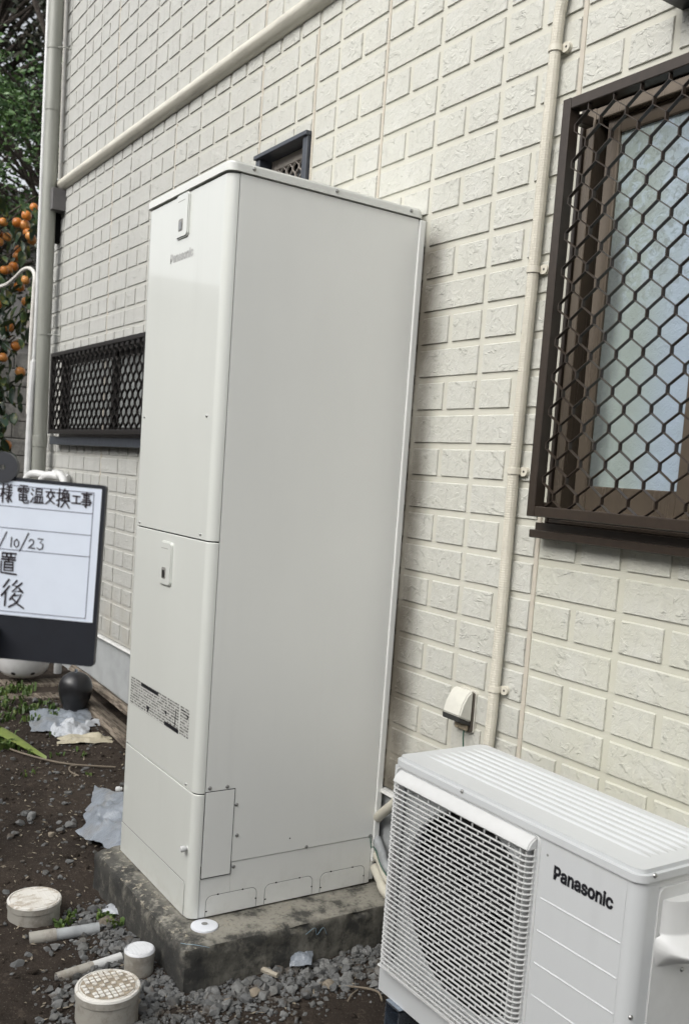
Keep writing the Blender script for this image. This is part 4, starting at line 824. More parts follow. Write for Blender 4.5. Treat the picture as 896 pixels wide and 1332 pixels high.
# handwriting as pen strokes in a unit square per character (x right, y down)
G = {
 'sama': [[(.05,.3),(.4,.3)],[(.22,.05),(.22,.95)],[(.22,.35),(.05,.65)],[(.25,.4),(.4,.55)],[(.55,.05),(.62,.15)],[(.85,.05),(.75,.15)],[(.5,.2),(.92,.2)],[(.5,.33),(.92,.33)],[(.45,.46),(.97,.46)],[(.7,.2),(.7,.92),(.62,.86)],[(.5,.58),(.65,.66)],[(.5,.8),(.68,.68)],[(.92,.55),(.76,.66)],[(.74,.66),(.95,.88)]],
 'den': [[(.2,.06),(.8,.06)],[(.08,.2),(.05,.36)],[(.08,.2),(.94,.2),(.88,.34)],[(.5,.06),(.5,.42)],[(.2,.29),(.38,.31)],[(.2,.39),(.38,.41)],[(.62,.29),(.8,.31)],[(.62,.39),(.8,.41)],[(.2,.52),(.8,.52),(.78,.8)],[(.2,.52),(.2,.82),(.78,.8)],[(.2,.66),(.79,.66)],[(.5,.46),(.5,.9),(.6,.97),(.92,.95),(.93,.82)]],
 'on': [[(.05,.12),(.18,.22)],[(.02,.38),(.15,.47)],[(.03,.92),(.2,.62)],[(.38,.08),(.38,.42),(.82,.42),(.82,.08),(.38,.08)],[(.38,.25),(.82,.25)],[(.34,.55),(.34,.9)],[(.34,.55),(.88,.55),(.88,.9)],[(.5,.55),(.5,.9)],[(.7,.55),(.7,.9)],[(.22,.92),(.98,.92)]],
 'kou': [[(.5,.03),(.5,.2)],[(.08,.22),(.92,.22)],[(.35,.3),(.15,.5)],[(.62,.3),(.85,.48)],[(.7,.45),(.5,.75),(.1,.97)],[(.3,.5),(.55,.78),(.92,.96)]],
 'kan': [[(.02,.25),(.36,.25)],[(.2,.04),(.2,.9),(.1,.82)],[(.03,.62),(.36,.5)],[(.58,.03),(.42,.25)],[(.58,.12),(.8,.12),(.7,.25)],[(.44,.25),(.44,.58)],[(.44,.25),(.9,.25),(.9,.58)],[(.6,.27),(.52,.5)],[(.74,.27),(.82,.48)],[(.36,.6),(.98,.6)],[(.66,.4),(.62,.7),(.36,.95)],[(.66,.62),(.97,.95)]],
 'kou2': [[(.12,.18),(.88,.18)],[(.5,.18),(.5,.82)],[(.03,.82),(.97,.82)]],
 'ji': [[(.05,.12),(.95,.12)],[(.25,.22),(.75,.22),(.75,.36),(.25,.36),(.25,.22)],[(.15,.48),(.85,.48),(.85,.76)],[(.03,.62),(.98,.62)],[(.15,.76),(.85,.76)],[(.5,.02),(.5,.97),(.38,.9)]],
 'setsu': [[(.12,.05),(.28,.12)],[(.03,.22),(.38,.22)],[(.08,.36),(.34,.36)],[(.08,.48),(.34,.48)],[(.08,.6),(.34,.6),(.34,.88),(.08,.88),(.08,.6)],[(.55,.08),(.53,.3),(.42,.42)],[(.55,.08),(.82,.08),(.82,.32),(.95,.34)],[(.48,.5),(.85,.5),(.7,.75),(.4,.96)],[(.55,.58),(.72,.78),(.97,.94)]],
 'chi': [[(.12,.06),(.88,.06),(.86,.24),(.12,.24),(.12,.06)],[(.36,.06),(.36,.24)],[(.62,.06),(.62,.24)],[(.1,.34),(.9,.34)],[(.5,.26),(.5,.44)],[(.28,.44),(.76,.44),(.76,.82),(.28,.82),(.28,.44)],[(.28,.57),(.76,.57)],[(.28,.7),(.76,.7)],[(.1,.44),(.1,.94),(.96,.94)]],
 'go': [[(.3,.03),(.08,.3)],[(.32,.26),(.03,.6)],[(.2,.46),(.2,.97)],[(.62,.05),(.45,.2),(.66,.24)],[(.82,.1),(.46,.42),(.88,.4)],[(.76,.3),(.9,.45)],[(.58,.48),(.38,.7)],[(.56,.56),(.85,.54),(.66,.8),(.36,.97)],[(.5,.66),(.7,.84),(.97,.96)]],
 '0': [[(.5,.05),(.2,.3),(.2,.7),(.5,.95),(.8,.7),(.8,.3),(.5,.05)]], '1': [[(.5,.05),(.42,.95)]], '2': [[(.15,.25),(.4,.05),(.75,.15),(.7,.45),(.12,.92),(.5,.86),(.92,.9)]],
 '3': [[(.15,.12),(.75,.08),(.45,.4),(.8,.55),(.75,.85),(.4,.97),(.1,.85)]], '/': [[(.95,0),(.05,1)]], '6': [[(.7,.02),(.3,.4),(.2,.75),(.45,.97),(.8,.8),(.7,.55),(.3,.62)]]}
def write(m, ch, u, v, w, h, pen):
    m = MB()
    for st in G[ch]:
        P = [(u+a*w+.04*w*nz(a*3+u*90, b*3, 2), v+b*h+.04*h*nz(a*3, b*3+v*70, 5)) for a, b in st]; seg(m, P, pen, .0021)
        for p in P: # round pen ends
            m.add([bp_(p[0]+pen*.5*math.cos(R(60*k)), p[1]+pen*.5*math.sin(R(60*k)), .00205) for k in range(6)], [tuple(range(6))])
    m.build('handwriting', MARKER, sheet, 0)
MARKER = plain('marker_ink', (.03, .022, .028), .5); q = .00126
for ch, a, b_, c, d in (('sama', 2, 18, 15, 41), ('den', 24, 40, 15, 39), ('on', 42, 59, 17, 38), ('kou', 60.5, 74, 17, 37), ('kan', 75, 93, 15, 41), ('kou2', 95, 107, 21, 35), ('ji', 107, 121, 17, 38)):
    write(m, ch, a*q, (c-6.5)*q, (b_-a)*q, (d-c)*q, .0025)
for ch, a, b_, c, d in (('6', -9, 3, 82, 98), ('/', 4, 14, 74, 97), ('1', 18, 23, 80, 94), ('0', 22.5, 32, 82, 94), ('/', 31, 43, 73, 98), ('2', 42, 52, 80, 94), ('3', 53, 64, 78, 94)):
    write(m, ch, a*q, (c-3)*q, (b_-a)*q, (d-c)*q, .0019)
for ch, a, b_, c, d in (('setsu', -22, 5, 98, 124), ('chi', 7, 30, 97, 127), ('kou2', -20, 4, 141, 163), ('go', 11, 43, 132, 170)):
    write(m, ch, a*q, c*q, (b_-a)*q, (d-c)*q, .0030)
m = MB(); vs = []
for d in (-.006, .0045):
    for k in range(28):
        a = 2*math.pi*k/28
        for r in (.0045, .025): vs.append(bp_(.0045+r*math.cos(a), -.0145+r*math.sin(a), d))
for k in range(28):
    a, b_ = 2*k, 2*((k+1) % 28); m.f += [(a, a+1, b_+1, b_), (a+56, b_+56, b_+57, a+57), (a+1, a+57, b_+57, b_+1), (a, b_, b_+56, a+56)]
m.v = vs; m.m = [0]*len(m.f); m.build('hanging_eye', plain('charcoal_plastic', (.045, .047, .055), .45), board, 40)
m = MB(); bbox(m, -.02, .016, .250, .275, 0, .022); bbox(m, .004, .014, .246, .285, .0, .028); m.build('clamp', BLACK, board, 30)
m = MB()
P = bp_(.0115, .254, .03); m.lathe([(0, .008), (.005, .006), (.0065, 0), (0, -.001)], P, 12); m.build('clamp_glint', ACP, board.children[-1], 60)  # white knob stands in for the highlight on the black clamp
m = MB(); top = bp_(-.03, .262, .012); base = Vector((top.x, top.y, gh(top.x, top.y)))
m.tube([top+Vector((0, 0, .012)), Vector((top.x, top.y, -.02))], .009, 12); m.build('pole', BLACK, board)
for k in range(3):
    a = R(200+120*k); e = Vector((top.x+.22*math.cos(a), top.y+.22*math.sin(a), -.125)); m = MB(); m.tube([(top.x, top.y, .25), e], .007, 8); m.build('leg', BLACK, board)
# ---------------------------------------------------------------- things lying on the ground
def inspection(name, cx, cy, zt, r, label, grid):
    t = thing('drain_riser', (cx, cy, gz(cx, cy)), label, 'drain cap', 'capped drain risers in the soil')
    m = MB(); m.lathe([(r-.004, zt-.006), (r, zt-.008), (r, zt-.024), (r*.965, zt-.027), (r*.965, zt-.17), (r*1.02, zt-.172)], (cx, cy, 0), 40); m.build('riser', RISER, t, 40)
    m = MB(); m.lathe([(0, zt), (r*.86, zt), (r*.875, zt-.0035), (r*.90, zt-.0035), (r*.915, zt+.0005), (r-.002, zt-.0008), (r+.0005, zt-.006), (r-.006, zt-.012)], (cx, cy, 0), 48)
    lid_ = m.build('cap', CAPW if r < .06 else CAP, t, 40)
    if grid:
        m = MB(); s = r*.18
        for i in range(-5, 6):
            for j in range(-5, 6):
                x, y = i*s, j*s
                if math.hypot(x, y) < r*.80 and not (abs(i+j*.0) < 2 and abs(j) < 4 and (i+j) % 2 == 0): m.box(cx+x-s*.37, cx+x+s*.37, cy+y-s*.37, cy+y+s*.37, zt, zt+.0040, .0010, 1)
        m.build('raised_pattern', CAP, lid_, 30); m = MB(); m.lathe([(0, zt+.0004), (r*.84, zt+.0004), (r*.84, zt-.001)], (cx, cy, 0), 40); m.build('dirt_field', plain('cap_dirt', (.33, .28, .215), .8, var=.2), lid_, 30)
    else:
        m = MB()
        for j in range(-3, 4):
            w = math.sqrt(max((r*.8)**2-(j*r*.22)**2, 0)); m.box(cx-w, cx+w, cy+j*r*.22-.002, cy+j*r*.22+.002, zt, zt+.0012)
        m.build('raised_pattern', CAPW if r < .06 else CAP, lid_, 0)
inspection('a', .108, -.990, -.072, .084, 'dirty white drain cap on the left, standing apart in the bare soil', False)
inspection('b', .770, -.977, -.035, .085, 'large patterned drain cap nearest the bottom edge of the picture', True)
inspection('c', .586, -.818, -.056, .044, 'small clean white drain cap beside the slab corner', False)
def lying(name, label, P, r, n, mt, sleeve=None):
    t = thing(name, P[0], label, 'pipe', 'pipe offcuts half buried in the soil'); MB().tube(P[:2], r, 14).build('pipe', mt, t, 50)
    if sleeve: MB().tube([P[0], Vector(P[0]).lerp(Vector(P[1]), sleeve)], r*1.13, 14).build('sleeve', RISER, t, 50)
def gp_(x, y, d): return (x, y, gz(x, y)+d)
lying('pipe_offcut', 'grey pipe offcut half buried just right of the left drain cap', [gp_(.262, -1.045, .000), gp_(.302, -.84, .010), gp_(.31, -.81, .0)], .0185, 12, GREYP, .38)
lying('pipe_offcut', 'thinner white pipe offcut lying between the small and patterned drain caps', [gp_(.515, -1.035, -.002), gp_(.50, -.84, .010), gp_(.505, -.80, .005)], .0145, 12, WHITEP, .55)
m = MB(); m.lathe([(0, .0065), (.012, .0065), (.0125, .005), (.036, .0035), (.040, .0015), (.0405, -.003)], (.641, -.642, 0), 36)
dsc = thing('levelling_disc', (.641, -.642, 0), 'small white plastic disc lying on the slab at the tank corner', 'disc'); m.build('disc', plain('clean_white_plastic', (.68, .7, .74), .35, var=.03), dsc, 40)
m = MB(); m.lathe([(0, .0072), (.0095, .0068), (.0095, .006)], (.641, -.642, 0), 16); m.build('hub', SEAM, dsc, 40)
def crumple(name, label, cat, corners, n, amp, fr, mat, seed, ragged=.12, lift=.012, group=None):
    """a crumpled sheet over four ground points"""
    A, B, C, D = [Vector(c) for c in corners]; m = MB(); rr = random.Random(seed)
    for j in range(n+1):
        for i in range(n+1):
            u, v = i/n, j/n
            e = min(u, 1-u, v, 1-v)
            u2 = u+(.5-u)*ragged*max(0, nz(v*4+seed, seed, 1))*1.6*(1 if min(u, 1-u) < .25 else 0); v2 = v+(.5-v)*ragged*max(0, nz(u*4+seed, seed, 7))*1.6*(1 if min(v, 1-v) < .25 else 0)
            p = A.lerp(B, u2).lerp(D.lerp(C, u2), v2)
            h = abs(nz(p.x, p.y, seed, fr))+.55*abs(nz(p.x, p.y, seed+3, fr*2.3))+.25*abs(nz(p.x, p.y, seed+5, fr*5))
            m.v.append((p.x+amp*.35*nz(p.x, p.y, seed+9, fr*2), p.y+amp*.35*nz(p.x, p.y, seed+8, fr*2), p.z+lift*(.3+.7*min(e*5, 1))+amp*h*(.35+.65*min(e*4, 1))))
    m.f = [(j*(n+1)+i, j*(n+1)+i+1, (j+1)*(n+1)+i+1, (j+1)*(n+1)+i) for j in range(n) for i in range(n)]; m.m = [0]*len(m.f)
    return tag(m.build(name, mat, None, 75), label, cat, group)
def Gp(x, y, d=0): return (x, y, gz(x, y)+d)
crumple('plastic_sheet', 'crumpled blue grey plastic sheet lying on soil beside the slab and tank', 'plastic sheet', [Gp(-.46, -.67), Gp(-.10, -.66, .06), Gp(-.10, -.30, .12), Gp(-.88, -.46)], 26, .075, 7, FILM, 3)
crumple('plastic_sheet', 'grey plastic film spread flat beside the black pot', 'plastic sheet', [Gp(-1.62, -.56), Gp(-1.52, -.30), Gp(-1.86, -.14), Gp(-1.98, -.46)], 22, .045, 7, FILM, 11)
crumple('plastic_sheet', 'bright white crumpled plastic film in front of the black pot', 'plastic sheet', [Gp(-1.50, -.46), Gp(-1.46, -.30), Gp(-1.66, -.24), Gp(-1.70, -.46)], 20, .06, 9, FILMW, 23)
crumple('plastic_sheet', 'thin white film strip beside the base of the planks', 'plastic sheet', [Gp(-1.60, -.29), Gp(-1.62, -.14), Gp(-1.68, -.14), Gp(-1.68, -.28)], 14, .03, 12, FILMW, 31)
crumple('paper_bag', 'flattened cream paper bag lying on soil in front of the plastic film', 'bag', [Gp(-1.42, -.47), Gp(-1.36, -.22), Gp(-1.44, -.19), Gp(-1.53, -.44)], 16, .035, 9, FILMC, 41)
# black upturned pot
pt = thing('black_pot', (-1.87, -.25, -.02), 'glossy black egg shaped plastic pot upside down in front of the planks', 'pot')
m = MB(); m.lathe([(0, .224), (.022, .222), (.045, .214), (.066, .199), (.081, .176), (.089, .147), (.088, .116), (.079, .08), (.065, .045), (.055, .015), (.052, -.02)], (-1.87, -.25, -.02), 36); m.build('shell', POT, pt, 60)
m = MB(); m.lathe([(0, .238), (.008, .238), (.009, .22)], (-1.87, -.25, -.02), 12); m.build('stub', GALV, pt, 40)
# white perforated basin
bs = thing('white_basin', (-2.62, -.33, .03), 'white shallow basin with a row of dark holes under the site board', 'basin')
m = MB(); m.lathe([(0, .004), (.08, .004), (.112, .016), (.136, .042), (.149, .09), (.153, .13), (.158, .13), (.154, .09), (.141, .04), (.116, .011), (.085, -.003), (0, -.003)], (-2.62, -.33, .03), 40); m.build('shell', plain('white_basin_plastic', (.62, .62, .62), .35, var=.05), bs, 50)
for k in range(8):
    a = R(45*k+8); m = MB(); c = Vector((-2.62+.139*math.cos(a), -.33+.139*math.sin(a), .03+.0365)); n_ = Vector((math.cos(a)*.76, math.sin(a)*.76, -.65)); t_ = Vector((-math.sin(a), math.cos(a), 0)); w_ = n_.cross(t_)
    m.add([c+n_*.0035+(t_*math.cos(R(30*i))+w_*math.sin(R(30*i)))*.0135 for i in range(12)], [tuple(range(12))]); m.build('drain_hole', INK, bs, 0)
def plank(label, a, b, w, th, roll=0):
    a, b = Vector(a), Vector(b); t = (b-a).normalized(); s = Vector((-t.y, t.x, 0)).normalized(); up = t.cross(s)*-1
    s, up = s*math.cos(roll)+up*math.sin(roll), up*math.cos(roll)-s*math.sin(roll)
    n = 14; m = MB()
    for i in range(n+1):
        p = a.lerp(b, i/n)
        for k, (q, r_) in enumerate(((-.5, 0), (.5, 0), (.5, 1), (-.5, 1))):
            j = .005*nz(p.x*9, p.y*9+k, k*3.1, 1); m.v.append(p+s*(q*w+j)+up*(r_*th+j))
    for i in range(n): m.f += [(4*i+k, 4*i+(k+1) % 4, 4*i+4+(k+1) % 4, 4*i+4+k) for k in range(4)]
    m.f += [(3, 2, 1, 0), tuple(4*n+k for k in range(4))]; m.m = [0]*len(m.f)
    return tag(m.build('plank', WOOD, None, 30), label, 'plank', 'weathered planks along the foundation')
plank('upper weathered plank leaning against the foundation behind the black pot', (-2.5, -.015, .07), (-.8, -.045, .035), .14, .04, R(35))
plank('lower weathered plank on the soil by the foundation behind the black pot', (-2.2, -.115, .018), (-.7, -.15, -.03), .11, .045, R(20))
plank('broad dark timber lying across the far ground under the white basin', (-2.66, -.95, .0), (-2.50, .0, .0), .16, .035)
plank('grey plank lying flat in front of the dark timber', (-2.33, -.95, -.005), (-2.20, -.12, -.005), .12, .03)
# fallen leaf blade, wires, twigs
m = MB(); P = smooth_path([Gp(-1.72, -.80, .03), Gp(-1.60, -.71, .045), Gp(-1.44, -.64, .035), Gp(-1.27, -.565, .012)], 6); n = len(P)
for i, p in enumerate(P):
    t = i/(n-1); w = .085*(1-.9*t**3)*(.75+.25*sm(0, .3, t)); d = Vector((-.45, .9, 0)).cross(Vector((0, 0, 1)))
    for k in (-1, 0, 1): m.v.append(p+Vector((.85, -.35, 0))*w*k*.9+Vector((0, 0, -.012*abs(k))))
m.f = [(3*i+k, 3*i+k+1, 3*i+4+k, 3*i+3+k) for i in range(n-1) for k in (0, 1)]; m.m = [0]*len(m.f)
tag(m.build('leaf_blade', BLADE, None, 40), 'long yellow green leaf blade fallen on the soil at the left', 'leaf')
tag(MB().tube(smooth_path([Gp(-1.40, -.70, .012), Gp(-1.32, -.655, .014), Gp(-1.22, -.57, .012), Gp(-1.15, -.49, .012), Gp(-1.10, -.38, .01), Gp(-1.08, -.30, .004)], 8), .0045, 6).build('fallen_stem', TWIG), 'long pale dry stem curving across the soil below the leaf blade', 'stem')
tag(MB().tube(smooth_path([Gp(-1.13, -.46, .012), Gp(-1.12, -.50, .014), Gp(-1.07, -.515, .012), Gp(-1.02, -.49, .008)], 8), .0035, 6).build('fallen_stem', TWIG), 'short pale dry stem hooked below the longer one', 'stem')
tag(MB().tube(smooth_path([Gp(.90, -.36, .004), Gp(.95, -.30, .012), Gp(1.0, -.26, .014), Gp(1.04, -.27, .008)], 6), .003, 6).build('dry_root', TWIG), 'thin dry root on dark soil beside the outdoor unit', 'root')
tag(MB().tube(smooth_path([Gp(.96, -.30, .008), Gp(.98, -.335, .012), Gp(1.0, -.36, .01)], 6), .0025, 6).build('dry_root', TWIG), 'short forked root tip beside the outdoor unit', 'root')
chip = MB(); a, b_ = Vector(gp_(.735, -.50, .012)), Vector(gp_(.80, -.475, .014)); chip.tube([a, b_], [.010, .0075], 6)
tag(chip.build('wood_chip', plain('pale_wood', (.4, .36, .29), .8), None, 30), 'pale wood chip lying on the gravel in front of the slab', 'wood chip')
crumple('foil_scrap', 'small torn white plastic scrap by the slab near the left drain cap', 'plastic scrap', [Gp(.20, -.80), Gp(.235, -.745), Gp(.20, -.72), Gp(.155, -.765)], 8, .02, 30, FILMW, 51)
crumple('clear_film_scrap', 'grey plastic scrap among the stones in front of the slab', 'plastic scrap', [(.775, -.42, -.12), (.80, -.36, -.115), (.755, -.33, -.10), (.735, -.40, -.105)], 8, .016, 25, FILM, 53)
MBt = MB()
tag(MBt.tube(smooth_path([(.70, -.742, -.004), (.72, -.735, .001), (.742, -.715, .004), (.758, -.68, -.004)], 5), .0006, 5).build('blue_string', plain('blue_string', (.25, .4, .5), .6)), 'short pale blue string at the front corner of the slab', 'string')
tag(MB().tube(smooth_path([(.757, -.36, -.035), (.758, -.33, -.02), (.757, -.32, -.045), (.758, -.30, -.025), (.757, -.285, -.05)], 5), .0005, 5).build('blue_string', bpy.data.materials['blue_string']), 'pale blue string snagged on the right face of the slab', 'string')
# stones and gravel
def stone_mesh(seed, sub=2):
    b = bmesh.new(); bmesh.ops.create_icosphere(b, subdivisions=sub, radius=1); rr = random.Random(seed); cuts = []
    for k in range(13):
        d = Vector((rr.gauss(0, 1), rr.gauss(0, 1), rr.gauss(0, 1))).normalized(); cuts.append((d, rr.uniform(.40, .74)))
    s = (1, rr.uniform(.6, .95), rr.uniform(.42, .72))
    for v in b.verts:
        p = v.co.copy()
        for d, h in cuts:
            t = p.dot(d)
            if t > h: p -= d*(t-h)*.97
        p *= 1.18+.08*nz(v.co.x+seed, v.co.y, v.co.z, 2.2); v.co = (p.x*s[0], p.y*s[1], p.z*s[2])
    return b
SHAPES = []
for k in range(14): SHAPES.append(MB().bm(stone_mesh(k, 2)))
SMES = [(SHAPES[k].mesh('stone', ST[(0, 0, 1, 0, 2, 0, 0, 2, 0, 2, 0, 0, 0, 2)[k]], 30)) for k in range(14)]
rr = random.Random(5); stones = []
def free(x, y):
    if SX0-.005 < x < SX1+.004 and y > SY0-.004: return False
    for cx_, cy_, r_ in ((.108, -.99, .09), (.77, -.977, .09), (.586, -.818, .05)):
        if math.hypot(x-cx_, y-cy_) < r_: return False
    if x > 1.18 and y > -.44: return False
    return y < -.01
def dens(x, y):
    """how thickly crushed stone lies"""
    d = 0
    if x > .70: d = max(d, sm(1.05, .76, x)*sm(-1.2, -.95, y))                       # along the right side of the slab
    if y < SY0: d = max(d, sm(-.99, -.78, y)*sm(.05, .30, x)*.9)                      # along its front
    if x > .45 and y < -.8: d = max(d, .8*sm(-1.13, -.95, y)*sm(.42, .62, x))
    return d
tries = 0; gravel = []
while len(gravel) < 4200 and tries < 90000:
    tries += 1; x = rr.uniform(.0, 1.2); y = rr.uniform(-1.15, -.01); d = dens(x, y)
    if free(x, y) and rr.random() < d: gravel.append((x, y, min(max(rr.lognormvariate(math.log(.0066), .6), .003), .023)))
for k in range(900):                                                                # scattered over the soil
    x = rr.uniform(-2.2, .9); y = rr.uniform(-1.15, -.05)
    if free(x, y): gravel.append((x, y, min(max(rr.lognormvariate(math.log(.007), .55), .003), .022)))
gravel.sort(key=lambda t: -t[2]*FPX/((px((t[0], t[1], -.13)) or (0, 0, 99))[2]))
hand = [(-.765+.03, -.795, .034, 9), (-.70, -.784, .03, 1), (-.545, -.667, .026, 1), (-.53, -.715, .022, 3), (-.60, -.70, .018, 6), (-.50, -.76, .02, 2), (.26, -.80, .034, 2), (.85, -.46, .03, 0), (.88, -.40, .028, 5), (.80, -.60, .03, 3), (.79, -.69, .026, 0), (.86, -.55, .024, 8), (.78, -.55, .026, 4), (.90, -.30, .026, 6), (.82, -.34, .024, 10)]
for i, (x, y, r_, k) in enumerate(hand):
    o = link('stone', SMES[k]); o.location = (x, y, gh(x, y)+r_*.22); o.scale = (r_,)*3; o.rotation_euler = (rr.uniform(-.3, .3), rr.uniform(-.3, .3), rr.uniform(0, 6)); gravel_lbl = x < .2
    tag(o, 'rounded tan stone lying on the bare soil left of the slab' if gravel_lbl else 'grey crushed stone in the rubble between the slab and the outdoor unit', 'stone', 'stones on the bare soil' if gravel_lbl else 'crushed stones beside the slab')
for i, (x, y, r_) in enumerate(gravel[:200]):
    o = link('stone', SMES[i % 14]); o.location = (x, y, gh(x, y)+r_*rr.uniform(.1, .5)); o.scale = (r_,)*3; o.rotation_euler = (rr.uniform(-.4, .4), rr.uniform(-.4, .4), rr.uniform(0, 6.28))
    if dens(x, y) < .08: tag(o, 'small stone lying loose on open soil away from the rubble', 'stone', 'small stones on open soil')
    elif y > SY0+.02: tag(o, 'grey crushed stone in the rubble between the slab and the outdoor unit', 'stone', 'crushed stones beside the slab')
    elif x > .62: tag(o, 'grey crushed stone in front of the slab corner by the patterned drain cap', 'stone', 'crushed stones at the slab corner')
    else: tag(o, 'grey crushed stone among the pipe offcuts in front of the slab', 'stone', 'crushed stones among the pipe offcuts')
for kind in range(3):
    m = MB()
    low_ = [MB().bm(stone_mesh(60+k, 1)) for k in range(6)]
    for i, (x, y, r_) in enumerate(gravel[200:]):
        if i % 3 != kind: continue
        s = low_[rr.randrange(6)]; a = rr.uniform(0, 6.28); ca, sa = math.cos(a), math.sin(a); z = gh(x, y)+r_*rr.uniform(.1, .5)
        m.add([(x+r_*(v[0]*ca-v[1]*sa), y+r_*(v[0]*sa+v[1]*ca), z+r_*v[2]) for v in s.v], s.f)
    tag(m.build('gravel', (ST[0], ST[2], ST[0])[kind], None, 30), 'loose grey gravel and grit scattered around the slab', kind='stuff')
# lumps of earth
lump = [MB().bm(stone_mesh(90+k, 1)) for k in range(6)]; m = MB()
for k in range(2600):
    x = rr.uniform(-2.3, 1.1); y = rr.uniform(-1.18, -.05)
    if not free(x, y) or nz(x, y, 12, 3) < -.15: continue
    r_ = min(max(rr.lognormvariate(math.log(.0075), .5), .003), .022); s = lump[k % 6]; a = rr.uniform(0, 6.28); ca, sa = math.cos(a), math.sin(a); z = gh(x, y)+r_*rr.uniform(-.2, .25)
    m.add([(x+r_*(v[0]*ca-v[1]*sa), y+r_*(v[0]*sa+v[1]*ca), z+r_*v[2]) for v in s.v], s.f)
tag(m.build('soil_clods', SOIL, None, 75), 'lumps of dark earth on the soil', kind='stuff')
# litter: dry leaf bits
m = MB()
for k in range(1700):
    x = rr.uniform(-2.3, 1.0); y = rr.uniform(-1.15, -.1)
    if not free(x, y): continue
    z = gh(x, y)+.003; a = rr.uniform(0, 6.28); l = rr.uniform(.003, .011); w = l*rr.uniform(.2, .6); t = rr.uniform(-.006, .008)
    m.add([(x-l*math.cos(a), y-l*math.sin(a), z), (x+w*math.sin(a), y-w*math.cos(a), z+.003), (x+l*math.cos(a), y+l*math.sin(a), z+abs(t)), (x-w*math.sin(a), y+w*math.cos(a), z+.002)], [(0, 1, 2, 3)])
tag(m.build('leaf_litter', plain('pale_litter', (.28, .24, .18), .8, var=.4, scale=60), None, 0), 'pale dry leaf scraps strewn over the soil', kind='stuff')
# weeds
m = MB()
def tuft(x, y, n, h, s):
    z = gh(x, y)
    for k in range(n):
        a = rr.uniform(0, 6.28); d = rr.uniform(0, s); bx, by = x+d*math.cos(a), y+d*math.sin(a); hh = h*rr.uniform(.4, 1); ln = rr.uniform(.1, .7)*hh; b_ = rr.uniform(0, 6.28); w = rr.uniform(.002, .005)*1.3
        ex, ey = bx+ln*math.cos(b_), by+ln*math.sin(b_); q = Vector((-math.sin(b_), math.cos(b_), 0))*w; p0 = Vector((bx, by, z)); p1 = Vector(((bx+ex)/2, (by+ey)/2, z+hh*.7)); p2 = Vector((ex, ey, z+hh*.8))
        m.add([p0-q, p0+q, p1+q*1.3, p1-q*1.3, p2], [(0, 1, 2, 3), (3, 2, 4)])
for k in range(46): tuft(rr.uniform(-2.5, -1.75), rr.uniform(-.95, -.35), 14, .05, .05)
for k in range(16): tuft(rr.uniform(-1.66, -1.40), rr.uniform(-.86, -.66), 12, .06, .04)
for k in range(14): tuft(rr.uniform(-1.6, -1.0), rr.uniform(-.8, -.4), 5, .03, .03)
for x, y in ((.24, -.785), (.28, -.79), (.30, -.78), (.22, -.80), (.19, -.905), (.20, -.93), (.16, -.89)): tuft(x, y, 14, .035, .025)
tag(m.build('weeds', GRASS, None, 0, recalc=False), 'low green weeds growing in the soil at the left', kind='stuff')
# ---------------------------------------------------------------- trees, walls and houses beyond the corner
def leaf_cloud(m, clumps, n, sp, l0, l1, asp, droop=0, seed=0):
    q = random.Random(seed)
    for c in clumps:
        k = int(n*q.uniform(.6, 1.3))
        for _ in range(k):
            p = Vector(c)+Vector((q.gauss(0, sp), q.gauss(0, sp), q.gauss(0, sp*.6))); l = q.uniform(l0, l1); d = Vector((q.gauss(0, 1), q.gauss(0, 1), q.gauss(0, .5)-droop)).normalized(); s = d.cross(Vector((q.gauss(0, 1), q.gauss(0, 1), q.gauss(0, 1)))).normalized()*l*asp
            m.add([p, p+d*l*.5+s, p+d*l, p+d*l*.5-s], [(0, 1, 2, 3)])
def tree(name, label, base, h, crown, nc, n, sp, l0, l1, asp, mat, seed, r0=.14):
    q = random.Random(seed); bx, by, bz = base; cx_, cy_, cz_, rx, ry, rz = crown
    t = thing(name, base, label, 'tree', 'trees beyond the corner of the house'); cl = []
    while len(cl) < nc:
        u = Vector((q.uniform(-1, 1), q.uniform(-1, 1), q.uniform(-1, 1)))
        if .25 < u.length < 1: cl.append(Vector((cx_+u.x*rx, cy_+u.y*ry, cz_+u.z*rz)))
    m = MB(); m.tube(smooth_path([(bx, by, bz-.2), (bx+.1, by, bz+h*.3), (bx-.05, by+.1, bz+h*.6), (cx_, cy_, bz+h*.95)], 4), [r0*(1-.85*i/12) for i in range(13)], 9); tk = m.build('trunk', BARK, t)
    m = MB()
    for i, c in enumerate(cl):
        if i % 3 == 0:
            z = min(max(c.z-.5*math.hypot(c.x-bx, c.y-by), bz+h*.25), bz+h*.9); m.tube([(bx+(cx_-bx)*(z-bz)/h, by+(cy_-by)*(z-bz)/h, z), c.lerp(Vector((bx, by, z)), .4)+Vector((0, 0, .06)), c], [r0*.26, r0*.16, r0*.06], 5)
    m.build('limb', BARK, t); m = MB(); leaf_cloud(m, cl, n, sp, l0, l1, asp, .2, seed); cr = m.build('crown', mat, t, 0, recalc=False); tag(cr, kind='stuff')
    return t, cl
tree('evergreen_tree', 'green leafed evergreen tree with drooping sprays behind the persimmon', (-10.2, 2.4, 0), 8, (-10.0, 1.2, 5.35, 1.3, 1.5, 1.0), 95, 110, .17, .05, .11, .2, LEAFG, 3)
tree('evergreen_tree', 'tall dark evergreen tree with gaps of sky at the top left', (-14.5, 1.0, 0), 12, (-14.2, 2.3, 8.8, 2.2, 2.4, 2.6), 190, 95, .26, .07, .15, .3, LEAFD, 4, .22)
tree('evergreen_tree', 'lower dark tree with bare limbs under the green sprays', (-12.4, .2, 0), 6, (-12.0, 1.7, 4.4, 1.1, 1.2, .8), 60, 70, .2, .05, .12, .28, LEAFD, 6, .12)
